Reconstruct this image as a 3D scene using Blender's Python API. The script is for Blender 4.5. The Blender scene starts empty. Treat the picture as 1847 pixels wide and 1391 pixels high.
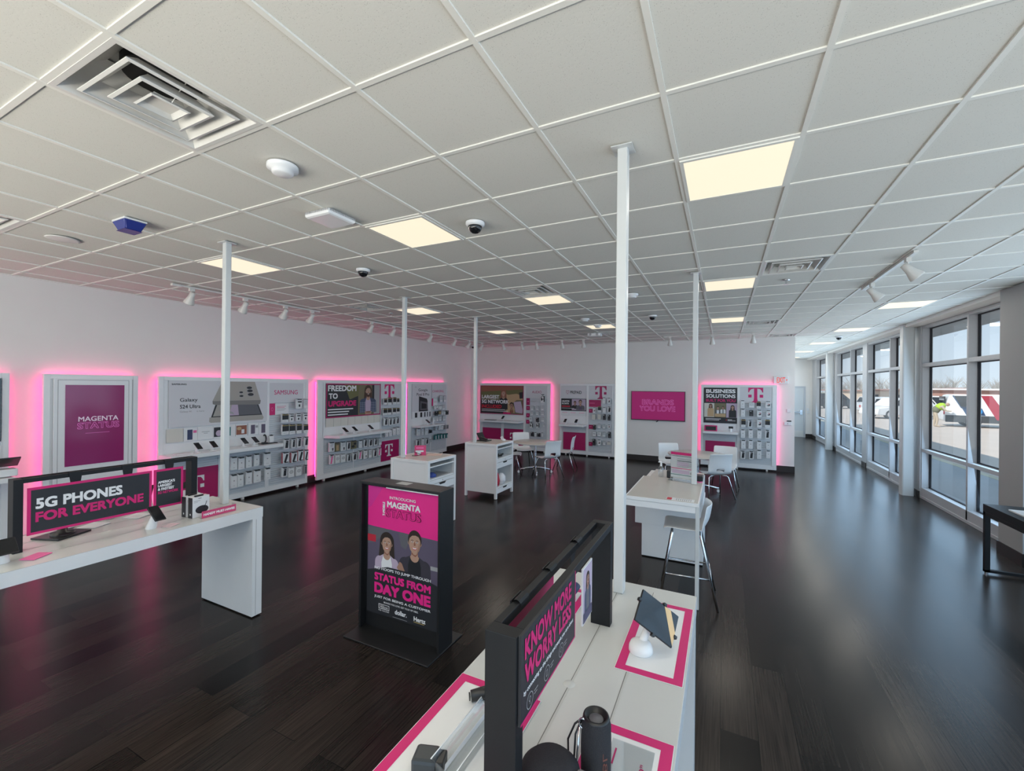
import bpy, math, random
from mathutils import Vector, Matrix

# ------------------------------------------------------------------ scene, camera, light
S = bpy.context.scene
COL = S.collection
S.view_settings.view_transform = 'Standard'
S.view_settings.look = 'None'
S.view_settings.exposure = 0.0
S.view_settings.gamma = 1.0
S.view_settings.use_curve_mapping = False

HC, CZ = 3.342, 2.0573            # ceiling height, eye height
LW, BW = -7.757, 12.533           # left wall x, back wall y
X0, Y0, TX, TY = -0.248, 1.3615, 0.59787, 0.6096   # ceiling grid origin and module
XW = 3.40                         # inner face of the storefront
FARY, REARY, XH = 22.0, -3.6, 1.57

def make_camera():
    yaw, pit, rol, fpx = -0.4584951, 0.0018543, 0.0100185, 773.4435
    cy, sy, cp, sp, cr, sr = math.cos(yaw), math.sin(yaw), math.cos(pit), math.sin(pit), math.cos(rol), math.sin(rol)
    f = Vector((sy * cp, cy * cp, sp)); r = Vector((cy, -sy, 0)); u = r.cross(f)
    r, u = cr * r + sr * u, -sr * r + cr * u
    m = Matrix((r, u, -f)).transposed().to_4x4()
    m.translation = Vector((0, 0, CZ))
    c = bpy.data.cameras.new('camera'); c.sensor_width = 36.0; c.lens = fpx / 1847 * 36.0
    c.clip_start = 0.02; c.clip_end = 2000
    o = bpy.data.objects.new('camera', c); o.matrix_world = m; COL.objects.link(o)
    S.camera = o
make_camera()

def make_world():
    w = bpy.data.worlds.new('sky'); S.world = w; w.use_nodes = True
    nt = w.node_tree; n = nt.nodes; n.clear()
    out = n.new('ShaderNodeOutputWorld'); bg = n.new('ShaderNodeBackground')
    tc = n.new('ShaderNodeTexCoord'); sx = n.new('ShaderNodeSeparateXYZ'); cr = n.new('ShaderNodeValToRGB')
    nt.links.new(tc.outputs['Generated'], sx.inputs[0]); nt.links.new(sx.outputs['Z'], cr.inputs[0])
    e = cr.color_ramp.elements
    e[0].position = 0.0; e[0].color = (0.76, 0.87, 0.97, 1)
    e[1].position = 0.32; e[1].color = (0.46, 0.68, 0.93, 1)
    nt.links.new(cr.outputs[0], bg.inputs[0]); bg.inputs[1].default_value = 1.0
    nt.links.new(bg.outputs[0], out.inputs[0])
make_world()

def sun():
    l = bpy.data.lights.new('sun', 'SUN'); l.energy = 4.9; l.angle = 0.01; l.color = (1.0, 0.93, 0.84)
    o = bpy.data.objects.new('sun', l); COL.objects.link(o)
    d = Vector((0.52, 0.60, -0.70)); o.rotation_euler = d.to_track_quat('-Z', 'Y').to_euler()
sun()

def area(name, loc, direction, sx, sy, watts, color, parent=None, spread=math.pi):  # one lamp
    l = bpy.data.lights.new(name, 'AREA'); l.shape = 'RECTANGLE'; l.size = sx; l.size_y = sy
    l.energy = watts; l.color = color; l.spread = spread
    o = bpy.data.objects.new(name, l); COL.objects.link(o)
    q = Vector(direction).to_track_quat('-Z', 'Y')
    if parent is not None:
        o.parent = parent
        loc = Vector(loc) - parent.location
    o.location = loc; o.rotation_euler = q.to_euler()
    return o

# daylight entering through the storefront on the right and the shop front behind the camera
DAY = (0.46, 0.72, 1.0)       # blue sky light
BOUNCE = (1.0, 0.94, 0.80)    # sunlight thrown up by the pale pavement
for y0 in (18.1, 14.66, 11.12, 7.67, 3.93, 0.5, -2.95):
    yc = y0 + 1.55 if y0 != 7.67 else 9.25
    area('window_daylight', (XW - 0.03, yc, 1.75), (-1, 0, -0.12), 3.0, 3.0, 50, DAY)
    area('ground_bounce', (XW - 0.03, yc, 1.1), (-1, 0, 1.4), 3.0, 1.6, 12, BOUNCE, None, 2.0)
area('shopfront_daylight', (-2.2, REARY + 0.15, 1.7), (0, 1, -0.12), 10.5, 3.0, 98, DAY)
area('shopfront_ground_bounce', (-2.2, REARY + 0.15, 0.9), (0, 1, 1.7), 10.5, 1.4, 330, BOUNCE, None, 2.0)

# ------------------------------------------------------------------ materials
MATS = {}
def mat(name, col, rough=0.5, metal=0.0, spec=0.5, emit=None, es=1.0, noise=0.0, nscale=40.0, bump=0.0, alpha=1.0):
    if name in MATS: return MATS[name]
    m = bpy.data.materials.new(name); m.use_nodes = True; nt = m.node_tree; b = nt.nodes['Principled BSDF']
    b.inputs['Base Color'].default_value = (*col, 1); b.inputs['Roughness'].default_value = rough
    b.inputs['Metallic'].default_value = metal; b.inputs['Specular IOR Level'].default_value = spec
    if emit:
        b.inputs['Emission Color'].default_value = (*emit, 1); b.inputs['Emission Strength'].default_value = es
    if alpha < 1: b.inputs['Alpha'].default_value = alpha
    if noise or bump:
        tc = nt.nodes.new('ShaderNodeTexCoord'); t = nt.nodes.new('ShaderNodeTexNoise')
        t.inputs['Scale'].default_value = nscale; t.inputs['Detail'].default_value = 4
        nt.links.new(tc.outputs['Object'], t.inputs['Vector'])
        if noise:
            r = nt.nodes.new('ShaderNodeMapRange')
            r.inputs['From Min'].default_value = 0.25; r.inputs['From Max'].default_value = 0.75
            r.inputs['To Min'].default_value = 1 - noise; r.inputs['To Max'].default_value = 1 + noise
            nt.links.new(t.outputs['Fac'], r.inputs['Value'])
            h = nt.nodes.new('ShaderNodeHueSaturation'); h.inputs['Color'].default_value = (*col, 1)
            nt.links.new(r.outputs[0], h.inputs['Value']); nt.links.new(h.outputs[0], b.inputs['Base Color'])
        if bump:
            bp = nt.nodes.new('ShaderNodeBump'); bp.inputs['Strength'].default_value = bump; bp.inputs['Distance'].default_value = 0.004
            nt.links.new(t.outputs['Fac'], bp.inputs['Height']); nt.links.new(bp.outputs[0], b.inputs['Normal'])
    MATS[name] = m
    return m

def lin(r, g, b):
    f = lambda c: ((c / 255 + 0.055) / 1.055) ** 2.4 if c > 10 else c / 255 / 12.92
    return (f(r), f(g), f(b))

WHITE = mat('white_laminate', (0.80, 0.81, 0.82), 0.28, noise=0.015, nscale=6)
TOPW = mat('tabletop_laminate', (0.57, 0.575, 0.56), 0.22, noise=0.015, nscale=5)
WALLM = mat('wall_paint', (0.83, 0.80, 0.765), 0.6, noise=0.012, nscale=3, bump=0.05)
STEELW = mat('white_painted_steel', (0.62, 0.64, 0.64), 0.32, noise=0.01, nscale=8)
GRID = mat('ceiling_grid_white', (0.80, 0.79, 0.74), 0.45, noise=0.01)
ALU = mat('painted_aluminium', (0.50, 0.51, 0.53), 0.35, metal=0.1, noise=0.02)
GASK = mat('black_gasket', (0.012, 0.012, 0.018), 0.6)
BLACK = mat('black_powder_coat', (0.011, 0.012, 0.014), 0.5, spec=0.3, noise=0.06, nscale=60)
BLKP = mat('black_plastic', (0.014, 0.014, 0.015), 0.35)
SCREEN = mat('dark_glass_screen', (0.010, 0.011, 0.013), 0.08)
RUB = mat('black_rubber_base', (0.016, 0.014, 0.014), 0.55, noise=0.05)
MAG = mat('magenta_print', lin(205, 25, 110), 0.5, noise=0.03, nscale=9)
MAGD = mat('magenta_panel', lin(170, 18, 92), 0.42, noise=0.04, nscale=5)
PNK = mat('pink_print', lin(235, 110, 165), 0.5)
PWHITE = mat('print_white', (0.80, 0.80, 0.81), 0.5)
PGREY = mat('print_grey', (0.36, 0.36, 0.37), 0.5)
PBLACK = mat('print_black', (0.016, 0.017, 0.020), 0.45)
PCARD = mat('card_white', (0.76, 0.77, 0.78), 0.5)
CREAM = mat('card_cream', (0.66, 0.64, 0.58), 0.55)
CHROME = mat('chrome', (0.72, 0.73, 0.75), 0.12, metal=1.0)
PLASW = mat('white_plastic', (0.80, 0.81, 0.82), 0.25)
CHAIRW = mat('chair_plastic', (0.76, 0.77, 0.78), 0.3, noise=0.01)
BEIGE = mat('beige_laminate', (0.55, 0.52, 0.47), 0.25, noise=0.02, nscale=4)
BASEB = mat('dark_rubber_base_trim', (0.022, 0.016, 0.014), 0.4)
LED = mat('magenta_led', (0.1, 0, 0.04), 0.5, emit=(1.0, 0.045, 0.31), es=9.5)
LAMP = mat('lamp_diffuser', (0.25, 0.24, 0.2), 0.5, emit=(1.0, 0.89, 0.67), es=0.93)
VENT = mat('vent_steel', (0.70, 0.69, 0.66), 0.35, noise=0.03)
DUCT = mat('duct_dark', (0.012, 0.012, 0.012), 0.7)
SLAT = mat('slatwall_grey', (0.62, 0.65, 0.68), 0.4, noise=0.01)

def two_sided_ior(nt, fr, ior):
    ge = nt.nodes.new('ShaderNodeNewGeometry'); mr = nt.nodes.new('ShaderNodeMapRange')
    mr.inputs['To Min'].default_value = ior; mr.inputs['To Max'].default_value = 1 / ior
    nt.links.new(ge.outputs['Backfacing'], mr.inputs[0]); nt.links.new(mr.outputs[0], fr.inputs[0])
def mix_glass():
    m = bpy.data.materials.new('window_glass'); m.use_nodes = True; nt = m.node_tree; nt.nodes.clear()
    o = nt.nodes.new('ShaderNodeOutputMaterial'); t = nt.nodes.new('ShaderNodeBsdfTransparent'); g = nt.nodes.new('ShaderNodeBsdfGlossy')
    fr = nt.nodes.new('ShaderNodeFresnel'); mx = nt.nodes.new('ShaderNodeMixShader')
    t.inputs[0].default_value = (0.93, 0.96, 0.97, 1); g.inputs['Roughness'].default_value = 0.01; fr.inputs[0].default_value = 1.45
    two_sided_ior(nt, fr, 1.45)
    nt.links.new(fr.outputs[0], mx.inputs[0]); nt.links.new(t.outputs[0], mx.inputs[1]); nt.links.new(g.outputs[0], mx.inputs[2])
    nt.links.new(mx.outputs[0], o.inputs[0]); return m
GLASS = mix_glass()
def mix_acrylic():
    m = bpy.data.materials.new('clear_acrylic'); m.use_nodes = True; nt = m.node_tree; nt.nodes.clear()
    o = nt.nodes.new('ShaderNodeOutputMaterial'); t = nt.nodes.new('ShaderNodeBsdfTransparent'); g = nt.nodes.new('ShaderNodeBsdfGlossy')
    fr = nt.nodes.new('ShaderNodeFresnel'); mx = nt.nodes.new('ShaderNodeMixShader'); ad = nt.nodes.new('ShaderNodeMath'); ad.operation = 'ADD'
    t.inputs[0].default_value = (0.92, 0.94, 0.95, 1); g.inputs['Roughness'].default_value = 0.04; fr.inputs[0].default_value = 1.49
    ad.inputs[1].default_value = 0.10; two_sided_ior(nt, fr, 1.49)
    nt.links.new(fr.outputs[0], ad.inputs[0]); nt.links.new(ad.outputs[0], mx.inputs[0]); nt.links.new(t.outputs[0], mx.inputs[1]); nt.links.new(g.outputs[0], mx.inputs[2])
    nt.links.new(mx.outputs[0], o.inputs[0]); return m
ACRYL = mix_acrylic()

def floor_mat():
    m = bpy.data.materials.new('dark_wood_planks'); m.use_nodes = True; nt = m.node_tree; N = nt.nodes; L = nt.links; b = N['Principled BSDF']
    tc = N.new('ShaderNodeTexCoord'); mp = N.new('ShaderNodeMapping'); mp.inputs['Rotation'].default_value = (0, 0, math.pi / 2)
    L.new(tc.outputs['Object'], mp.inputs[0])
    br = N.new('ShaderNodeTexBrick'); L.new(mp.outputs[0], br.inputs['Vector'])
    br.inputs['Scale'].default_value = 1.0; br.inputs['Brick Width'].default_value = 1.22; br.inputs['Row Height'].default_value = 0.2
    br.inputs['Mortar Size'].default_value = 0.0022; br.inputs['Mortar Smooth'].default_value = 0.2; br.inputs['Bias'].default_value = 0.0
    br.offset = 0.37; br.offset_frequency = 2
    br.inputs['Color1'].default_value = (0.0065, 0.0055, 0.0052, 1); br.inputs['Color2'].default_value = (0.026, 0.0195, 0.016, 1)
    br.inputs['Mortar'].default_value = (0.003, 0.003, 0.003, 1)
    st = N.new('ShaderNodeMapping'); st.inputs['Scale'].default_value = (60, 1.3, 1); L.new(tc.outputs['Object'], st.inputs[0])
    gr = N.new('ShaderNodeTexNoise'); gr.inputs['Scale'].default_value = 2.0; gr.inputs['Detail'].default_value = 6; gr.inputs['Distortion'].default_value = 0.25
    L.new(st.outputs[0], gr.inputs['Vector'])
    bl = N.new('ShaderNodeTexNoise'); bl.inputs['Scale'].default_value = 1.1; bl.inputs['Detail'].default_value = 2; L.new(tc.outputs['Object'], bl.inputs['Vector'])
    m1 = N.new('ShaderNodeMapRange'); m1.inputs['From Min'].default_value = 0.3; m1.inputs['From Max'].default_value = 0.75; m1.inputs['To Min'].default_value = 0.6; m1.inputs['To Max'].default_value = 1.7
    L.new(gr.outputs['Fac'], m1.inputs[0])
    m2 = N.new('ShaderNodeMapRange'); m2.inputs['From Min'].default_value = 0.3; m2.inputs['From Max'].default_value = 0.7; m2.inputs['To Min'].default_value = 0.8; m2.inputs['To Max'].default_value = 1.3
    L.new(bl.outputs['Fac'], m2.inputs[0])
    mm = N.new('ShaderNodeMath'); mm.operation = 'MULTIPLY'; L.new(m1.outputs[0], mm.inputs[0]); L.new(m2.outputs[0], mm.inputs[1])
    hs = N.new('ShaderNodeHueSaturation'); L.new(br.outputs['Color'], hs.inputs['Color']); L.new(mm.outputs[0], hs.inputs['Value'])
    L.new(hs.outputs[0], b.inputs['Base Color'])
    rr = N.new('ShaderNodeMapRange'); rr.inputs['To Min'].default_value = 0.18; rr.inputs['To Max'].default_value = 0.29; b.inputs['Specular IOR Level'].default_value = 0.19; L.new(gr.outputs['Fac'], rr.inputs[0])
    L.new(rr.outputs[0], b.inputs['Roughness'])
    bp = N.new('ShaderNodeBump'); bp.inputs['Strength'].default_value = 0.07; bp.inputs['Distance'].default_value = 0.002
    ml = N.new('ShaderNodeMath'); ml.operation = 'SUBTRACT'; L.new(gr.outputs['Fac'], ml.inputs[0]); L.new(br.outputs['Fac'], ml.inputs[1])
    L.new(ml.outputs[0], bp.inputs['Height']); L.new(bp.outputs[0], b.inputs['Normal'])
    return m
FLOORM = floor_mat()

def tile_mat():
    m = bpy.data.materials.new('fissured_ceiling_tile'); m.use_nodes = True; nt = m.node_tree; N = nt.nodes; L = nt.links; b = N['Principled BSDF']
    tc = N.new('ShaderNodeTexCoord'); v = N.new('ShaderNodeTexVoronoi'); v.inputs['Scale'].default_value = 150; L.new(tc.outputs['Object'], v.inputs['Vector'])
    n = N.new('ShaderNodeTexNoise'); n.inputs['Scale'].default_value = 90; n.inputs['Detail'].default_value = 5; L.new(tc.outputs['Object'], n.inputs['Vector'])
    r = N.new('ShaderNodeValToRGB'); e = r.color_ramp.elements; e[0].position = 0.08; e[0].color = (0.36, 0.35, 0.32, 1); e[1].position = 0.26; e[1].color = (0.70, 0.69, 0.645, 1)
    L.new(v.outputs['Distance'], r.inputs[0])
    mx = N.new('ShaderNodeMix'); mx.data_type = 'RGBA'; mx.inputs[7].default_value = (0.70, 0.69, 0.645, 1)
    rr = N.new('ShaderNodeMapRange'); rr.inputs['From Min'].default_value = 0.42; rr.inputs['From Max'].default_value = 0.56; L.new(n.outputs['Fac'], rr.inputs[0])
    L.new(rr.outputs[0], mx.inputs[0]); L.new(r.outputs[0], mx.inputs[6]); L.new(mx.outputs[2], b.inputs['Base Color'])
    b.inputs['Roughness'].default_value = 0.9; b.inputs['Specular IOR Level'].default_value = 0.1
    bp = N.new('ShaderNodeBump'); bp.inputs['Strength'].default_value = 0.25; bp.inputs['Distance'].default_value = 0.002
    L.new(n.outputs['Fac'], bp.inputs['Height']); L.new(bp.outputs[0], b.inputs['Normal'])
    return m
TILE = tile_mat()

# ------------------------------------------------------------------ mesh builder
class Fr:
    """a plane in the room: origin, rightward axis and outward normal; v runs up"""
    def __init__(s, o, u, n, v=(0, 0, 1)):
        s.o, s.u, s.n, s.v = Vector(o), Vector(u), Vector(n), Vector(v)
    def __call__(s, u, v, d=0.0): return s.o + s.u * u + s.v * v + s.n * d

TCACHE = {}
def text_mesh(body):
    k = body
    if k in TCACHE: return TCACHE[k]
    cu = bpy.data.curves.new('lettering', 'FONT'); cu.body = body; cu.size = 1; cu.resolution_u = 3
    ob = bpy.data.objects.new('lettering', cu); me = bpy.data.meshes.new_from_object(ob)
    vs = [(v.co.x, v.co.y) for v in me.vertices]; fs = [tuple(p.vertices) for p in me.polygons]
    bpy.data.objects.remove(ob); bpy.data.curves.remove(cu); bpy.data.meshes.remove(me)
    xs = [v[0] for v in vs] or [0]; ys = [v[1] for v in vs] or [0]
    TCACHE[k] = (vs, fs, min(xs), max(xs), min(ys), max(ys))
    return TCACHE[k]

class MB:
    def __init__(s): s.v, s.f, s.mi, s.ms, s.sm = [], [], [], [], []
    def mid(s, m):
        if m not in s.ms: s.ms.append(m)
        return s.ms.index(m)
    def add(s, vs, fs, m, smooth=False):
        b = len(s.v); s.v += [Vector(p) for p in vs]; k = s.mid(m)
        for f in fs: s.f.append(tuple(b + i for i in f)); s.mi.append(k); s.sm.append(smooth)
        return s
    def poly(s, pts, m): return s.add(pts, [tuple(range(len(pts)))], m)
    def box(s, a, b, m):
        (x0, y0, z0), (x1, y1, z1) = a, b
        x0, x1 = min(x0, x1), max(x0, x1); y0, y1 = min(y0, y1), max(y0, y1); z0, z1 = min(z0, z1), max(z0, z1)
        return s.add([(x0, y0, z0), (x1, y0, z0), (x1, y1, z0), (x0, y1, z0), (x0, y0, z1), (x1, y0, z1), (x1, y1, z1), (x0, y1, z1)],
                     [(0, 3, 2, 1), (4, 5, 6, 7), (0, 1, 5, 4), (1, 2, 6, 5), (2, 3, 7, 6), (3, 0, 4, 7)], m)
    def obox(s, c, ax, ay, az, m):
        c, ax, ay, az = Vector(c), Vector(ax), Vector(ay), Vector(az)
        P = [c + i * ax + j * ay + k * az for k in (-1, 1) for i, j in ((-1, -1), (1, -1), (1, 1), (-1, 1))]
        return s.add(P, [(0, 3, 2, 1), (4, 5, 6, 7), (0, 1, 5, 4), (1, 2, 6, 5), (2, 3, 7, 6), (3, 0, 4, 7)], m)
    def prism(s, pts, vec, m, smooth=False):
        n = len(pts); P = [Vector(p) for p in pts]; Q = [p + Vector(vec) for p in P]
        return s.add(P + Q, [tuple(range(n - 1, -1, -1)), tuple(range(n, 2 * n))] + [(i, (i + 1) % n, n + (i + 1) % n, n + i) for i in range(n)], m, smooth)
    def cyl(s, p, q, r, m, n=16, r2=None, caps=True):
        p, q = Vector(p), Vector(q); r2 = r if r2 is None else r2
        d = (q - p).normalized(); a = d.orthogonal().normalized(); b = d.cross(a)
        c = [(math.cos(2 * math.pi * i / n), math.sin(2 * math.pi * i / n)) for i in range(n)]
        s.add([p + r * (x * a + y * b) for x, y in c] + [q + r2 * (x * a + y * b) for x, y in c], [(i, (i + 1) % n, n + (i + 1) % n, n + i) for i in range(n)], m, True)
        if caps:
            s.add([p + r * (x * a + y * b) for x, y in c], [tuple(range(n - 1, -1, -1))], m)
            s.add([q + r2 * (x * a + y * b) for x, y in c], [tuple(range(n))], m)
        return s
    def tube(s, pts, r, m, n=10, closed=False):
        P = [Vector(p) for p in pts]; N = len(P); V = []; up = None
        for i, p in enumerate(P):
            d = (P[(i + 1) % N if closed else min(i + 1, N - 1)] - P[(i - 1) % N if closed else max(i - 1, 0)]).normalized()
            if up is None: up = d.orthogonal().normalized()
            up = (up - d * up.dot(d)).normalized(); w = d.cross(up)
            rr = r[i] if isinstance(r, (list, tuple)) else r
            V += [p + rr * (math.cos(2 * math.pi * k / n) * up + math.sin(2 * math.pi * k / n) * w) for k in range(n)]
        F = []
        for i in range(N if closed else N - 1):
            j = (i + 1) % N
            F += [(i * n + k, i * n + (k + 1) % n, j * n + (k + 1) % n, j * n + k) for k in range(n)]
        if not closed: F += [tuple(range(n - 1, -1, -1)), tuple((N - 1) * n + k for k in range(n))]
        return s.add(V, F, m, True)
    def lathe(s, c, prof, m, n=28, ax=(0, 0, 1)):
        c = Vector(c); d = Vector(ax).normalized(); a = d.orthogonal().normalized(); b = d.cross(a); V = []; k = len(prof)
        for r, z in prof:
            V += [c + d * z + max(r, 1e-5) * (math.cos(2 * math.pi * i / n) * a + math.sin(2 * math.pi * i / n) * b) for i in range(n)]
        F = [(j * n + i, j * n + (i + 1) % n, (j + 1) * n + (i + 1) % n, (j + 1) * n + i) for j in range(k - 1) for i in range(n)]
        return s.add(V, F, m, True)
    def grid(s, fn, nu, nv, m, skip=None):
        V = [fn(i / nu, j / nv) for j in range(nv + 1) for i in range(nu + 1)]; w = nu + 1
        F = [(j * w + i, j * w + i + 1, (j + 1) * w + i + 1, (j + 1) * w + i) for j in range(nv) for i in range(nu) if not (skip and skip(i, j))]
        return s.add(V, F, m, True)
    # flat graphics on a plane
    def rect(s, fr, u0, v0, u1, v1, m, d=0.0): return s.poly([fr(u0, v0, d), fr(u1, v0, d), fr(u1, v1, d), fr(u0, v1, d)], m)
    def shape(s, fr, pts, m, d=0.0): return s.poly([fr(u, v, d) for u, v in pts], m)
    def ell(s, fr, cu, cv, ru, rv, m, d=0.0, n=20, a0=0.0, a1=2 * math.pi):
        full = abs(a1 - a0 - 2 * math.pi) < 1e-6
        k = n if full else n + 1
        return s.poly([fr(cu + ru * math.cos(a0 + (a1 - a0) * i / n), cv + rv * math.sin(a0 + (a1 - a0) * i / n), d) for i in range(k)], m)
    def ring(s, fr, cu, cv, r, t, m, d=0.0, n=24, k=1.0):
        V = []
        for i in range(n):
            c, q = math.cos(2 * math.pi * i / n), math.sin(2 * math.pi * i / n)
            V += [fr(cu + r * c, cv + k * r * q, d), fr(cu + (r - t) * c, cv + k * (r - t) * q, d)]
        return s.add(V, [(2 * i, (2 * i + 2) % (2 * n), (2 * i + 3) % (2 * n), 2 * i + 1) for i in range(n)], m)
    def text(s, fr, body, u0, v0, u1, v1, m, d=0.001, bold=0.0):
        vs, fs, a, b, c, e = text_mesh(body); s0 = bold * 1.1
        if s0 > 0: a -= s0; b += s0; c -= s0; e += s0
        if not fs: return s
        ku, kv = (u1 - u0) / max(b - a, 1e-6), (v1 - v0) / max(e - c, 1e-6)
        for i, (dx, dy) in enumerate(((0, 0), (s0, s0), (-s0, s0), (s0, -s0), (-s0, -s0)) if s0 > 0 else ((0, 0),)):
            s.add([fr(u0 + (x + dx - a) * ku, v0 + (y + dy - c) * kv, d + 0.00004 * i) for x, y in vs], fs, m)
        return s
    def border(s, fr, u0, v0, u1, v1, t, m, d=0.0):
        s.rect(fr, u0, v0, u1, v0 + t, m, d); s.rect(fr, u0, v1 - t, u1, v1, m, d)
        s.rect(fr, u0, v0 + t, u0 + t, v1 - t, m, d); return s.rect(fr, u1 - t, v0 + t, u1, v1 - t, m, d)
    def fbox(s, fr, u0, v0, u1, v1, d0, d1, m):
        return s.prism([fr(u0, v0, d0), fr(u1, v0, d0), fr(u1, v1, d0), fr(u0, v1, d0)], fr.n * (d1 - d0), m)
    def mesh(s, name, off=Vector((0, 0, 0))):
        me = bpy.data.meshes.new(name); me.from_pydata([tuple(p - off) for p in s.v], [], s.f)
        for m in s.ms: me.materials.append(m)
        me.polygons.foreach_set('material_index', s.mi); me.polygons.foreach_set('use_smooth', s.sm); me.update()
        return me
    def build(s, name, parent=None, label=None, bevel=0.0, sub=0, solid=0.0, w=True, kind=None):
        if parent is not None:
            off = Vector((0, 0, 0)); p = parent
            while p is not None and w: off = off + p.location; p = p.parent
        elif w:
            off = Vector([(min(q[i] for q in s.v) + max(q[i] for q in s.v)) / 2 for i in (0, 1)] + [min(q[2] for q in s.v)])
        else: off = Vector((0, 0, 0))
        o = bpy.data.objects.new(name, s.mesh(name, off)); COL.objects.link(o)
        if parent is not None: o.parent = parent
        else: o.location = off
        if label: o['label'] = label
        if kind: o['kind'] = kind
        if solid:
            q = o.modifiers.new('thickness', 'SOLIDIFY'); q.thickness = solid; q.offset = 0
        if sub:
            q = o.modifiers.new('smooth', 'SUBSURF'); q.levels = sub; q.render_levels = sub
        if bevel:
            q = o.modifiers.new('edge', 'BEVEL'); q.width = bevel; q.segments = 2; q.limit_method = 'ANGLE'; q.angle_limit = 0.6
        return o

def thing(name, label, cat, loc=(0, 0, 0), rz=0.0, group=None):
    o = bpy.data.objects.new(name, None); COL.objects.link(o); o.empty_display_size = 0.1
    o.location = loc; o.rotation_euler = (0, 0, rz); o['label'] = label; o['category'] = cat
    if group: o['group'] = group
    return o
def tag(o, label, cat, group=None, kind=None):
    o['label'] = label; o['category'] = cat
    if group: o['group'] = group
    if kind: o['kind'] = kind
    return o
def struct(o, label=None, cat=None):
    o['kind'] = 'structure'
    if label: o['label'] = label
    if cat: o['category'] = cat
    return o
def dup(root, loc, rz, label, group=None):
    r = root.copy(); COL.objects.link(r); r.location = loc; r.rotation_euler = (0, 0, rz); r['label'] = label
    if group: r['group'] = group
    for ch in list(root.children):
        c = ch.copy(); COL.objects.link(c); c.parent = r
        for g in list(ch.children):
            d = g.copy(); COL.objects.link(d); d.parent = c
    return r

# ------------------------------------------------------------------ the room
def room():
    m = MB(); m.rect(Fr((0, 0, 0), (1, 0, 0), (0, 0, 1), (0, 1, 0)), LW - 0.1, REARY - 0.1, XW + 0.16, FARY + 0.1, FLOORM)
    b = m.build('floor', w=False); struct(b)
    m = MB(); m.box((LW - 0.15, REARY - 0.1, -0.02), (LW, BW + 0.15, HC + 0.3), WALLM); struct(m.build('wall_left'))
    m = MB(); m.box((LW, BW, -0.02), (XH, BW + 0.15, HC + 0.3), WALLM); struct(m.build('wall_back'))
    m = MB(); m.box((XH - 0.15, BW + 0.15, -0.02), (XH, FARY, HC + 0.3), WALLM); struct(m.build('wall_hall'))
    m = MB(); m.box((XH - 0.15, FARY, -0.02), (2.06, FARY + 0.15, HC + 0.3), WALLM); m.box((3.14, FARY, -0.02), (XW + 0.16, FARY + 0.15, HC + 0.3), WALLM)
    m.box((2.06, FARY, 2.18), (3.14, FARY + 0.15, HC + 0.3), WALLM); struct(m.build('wall_far'))
    m = MB()
    m.box((LW, REARY - 0.15, 0), (XW + 0.16, REARY, 0.2), ALU); m.box((LW, REARY - 0.15, 3.28), (XW + 0.16, REARY, HC + 0.3), WALLM)
    for i in range(9): m.box((LW + i * 1.37, REARY - 0.15, 0.2), (LW + i * 1.37 + 0.06, REARY, 3.28), ALU)
    struct(m.build('wall_rear'))
    # black rubber base along the walls
    def base(n, a, b): struct(MB().box(a, b, BASEB).build(n))
    base('baseboard_left', (LW, REARY, 0), (LW + 0.012, BW, 0.15))
    base('baseboard_back', (LW + 0.012, BW - 0.012, 0), (XH + 0.012, BW, 0.15))
    base('baseboard_hall', (XH, BW - 0.012, 0), (XH + 0.012, FARY, 0.15))
    base('baseboard_far', (3.15, FARY - 0.012, 0), (XW, FARY, 0.15))
    # ceiling: tiles, T-bar grid, service cells left open for the air diffusers
    m = MB(); g = MB()
    ia, ib, ja, jb = -13, 6, -9, 34
    CEIL = Fr((0, 0, 0), (1, 0, 0), (0, 0, -1), (0, 1, 0))
    for i in range(ia, ib):
        for j in range(ja, jb):
            x0, x1 = max(X0 + i * TX, LW), min(X0 + (i + 1) * TX, XW - 0.1); y0, y1 = max(Y0 + j * TY, REARY), min(Y0 + (j + 1) * TY, FARY)
            if x1 <= x0 or y1 <= y0 or (i, j) in VENT_CELLS or (y0 > BW + 0.2 and x1 < XH): continue
            m.poly([(x0, y0, HC + 0.008), (x0, y1, HC + 0.008), (x1, y1, HC + 0.008), (x1, y0, HC + 0.008)], TILE)
    for i in range(ia, ib + 1):
        x = X0 + i * TX
        if x > LW and x < XW - 0.1: g.box((x - 0.012, REARY, HC), (x + 0.012, BW if x < XH else FARY, HC + 0.03), GRID)
    for j in range(ja, jb + 1):
        y = Y0 + j * TY
        if REARY < y < FARY: g.box((LW if y < BW else XH, y - 0.012, HC + 0.001), (XW - 0.1, y + 0.012, HC + 0.029), GRID)
    g.box((LW, REARY, HC - 0.002), (LW + 0.022, BW, HC + 0.02), GRID); g.box((LW, BW - 0.022, HC - 0.002), (XH, BW, HC + 0.02), GRID)
    c = m.build('ceiling', w=False); struct(c); g.build('ceiling_grid', c)
    # boxed bulkhead that hides the storefront head
    struct(MB().box((XW - 0.22, REARY, 3.29), (XW + 0.18, FARY, HC + 0.3), WALLM).build('trim_1'))

VENT_CELLS = {(-4, -1), (-9, -1), (-9, 6), (-4, 6), (1, 6), (1, 13), (2, 17), (-8, 16), (-9, 13), (-4, 14)}
room()

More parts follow.
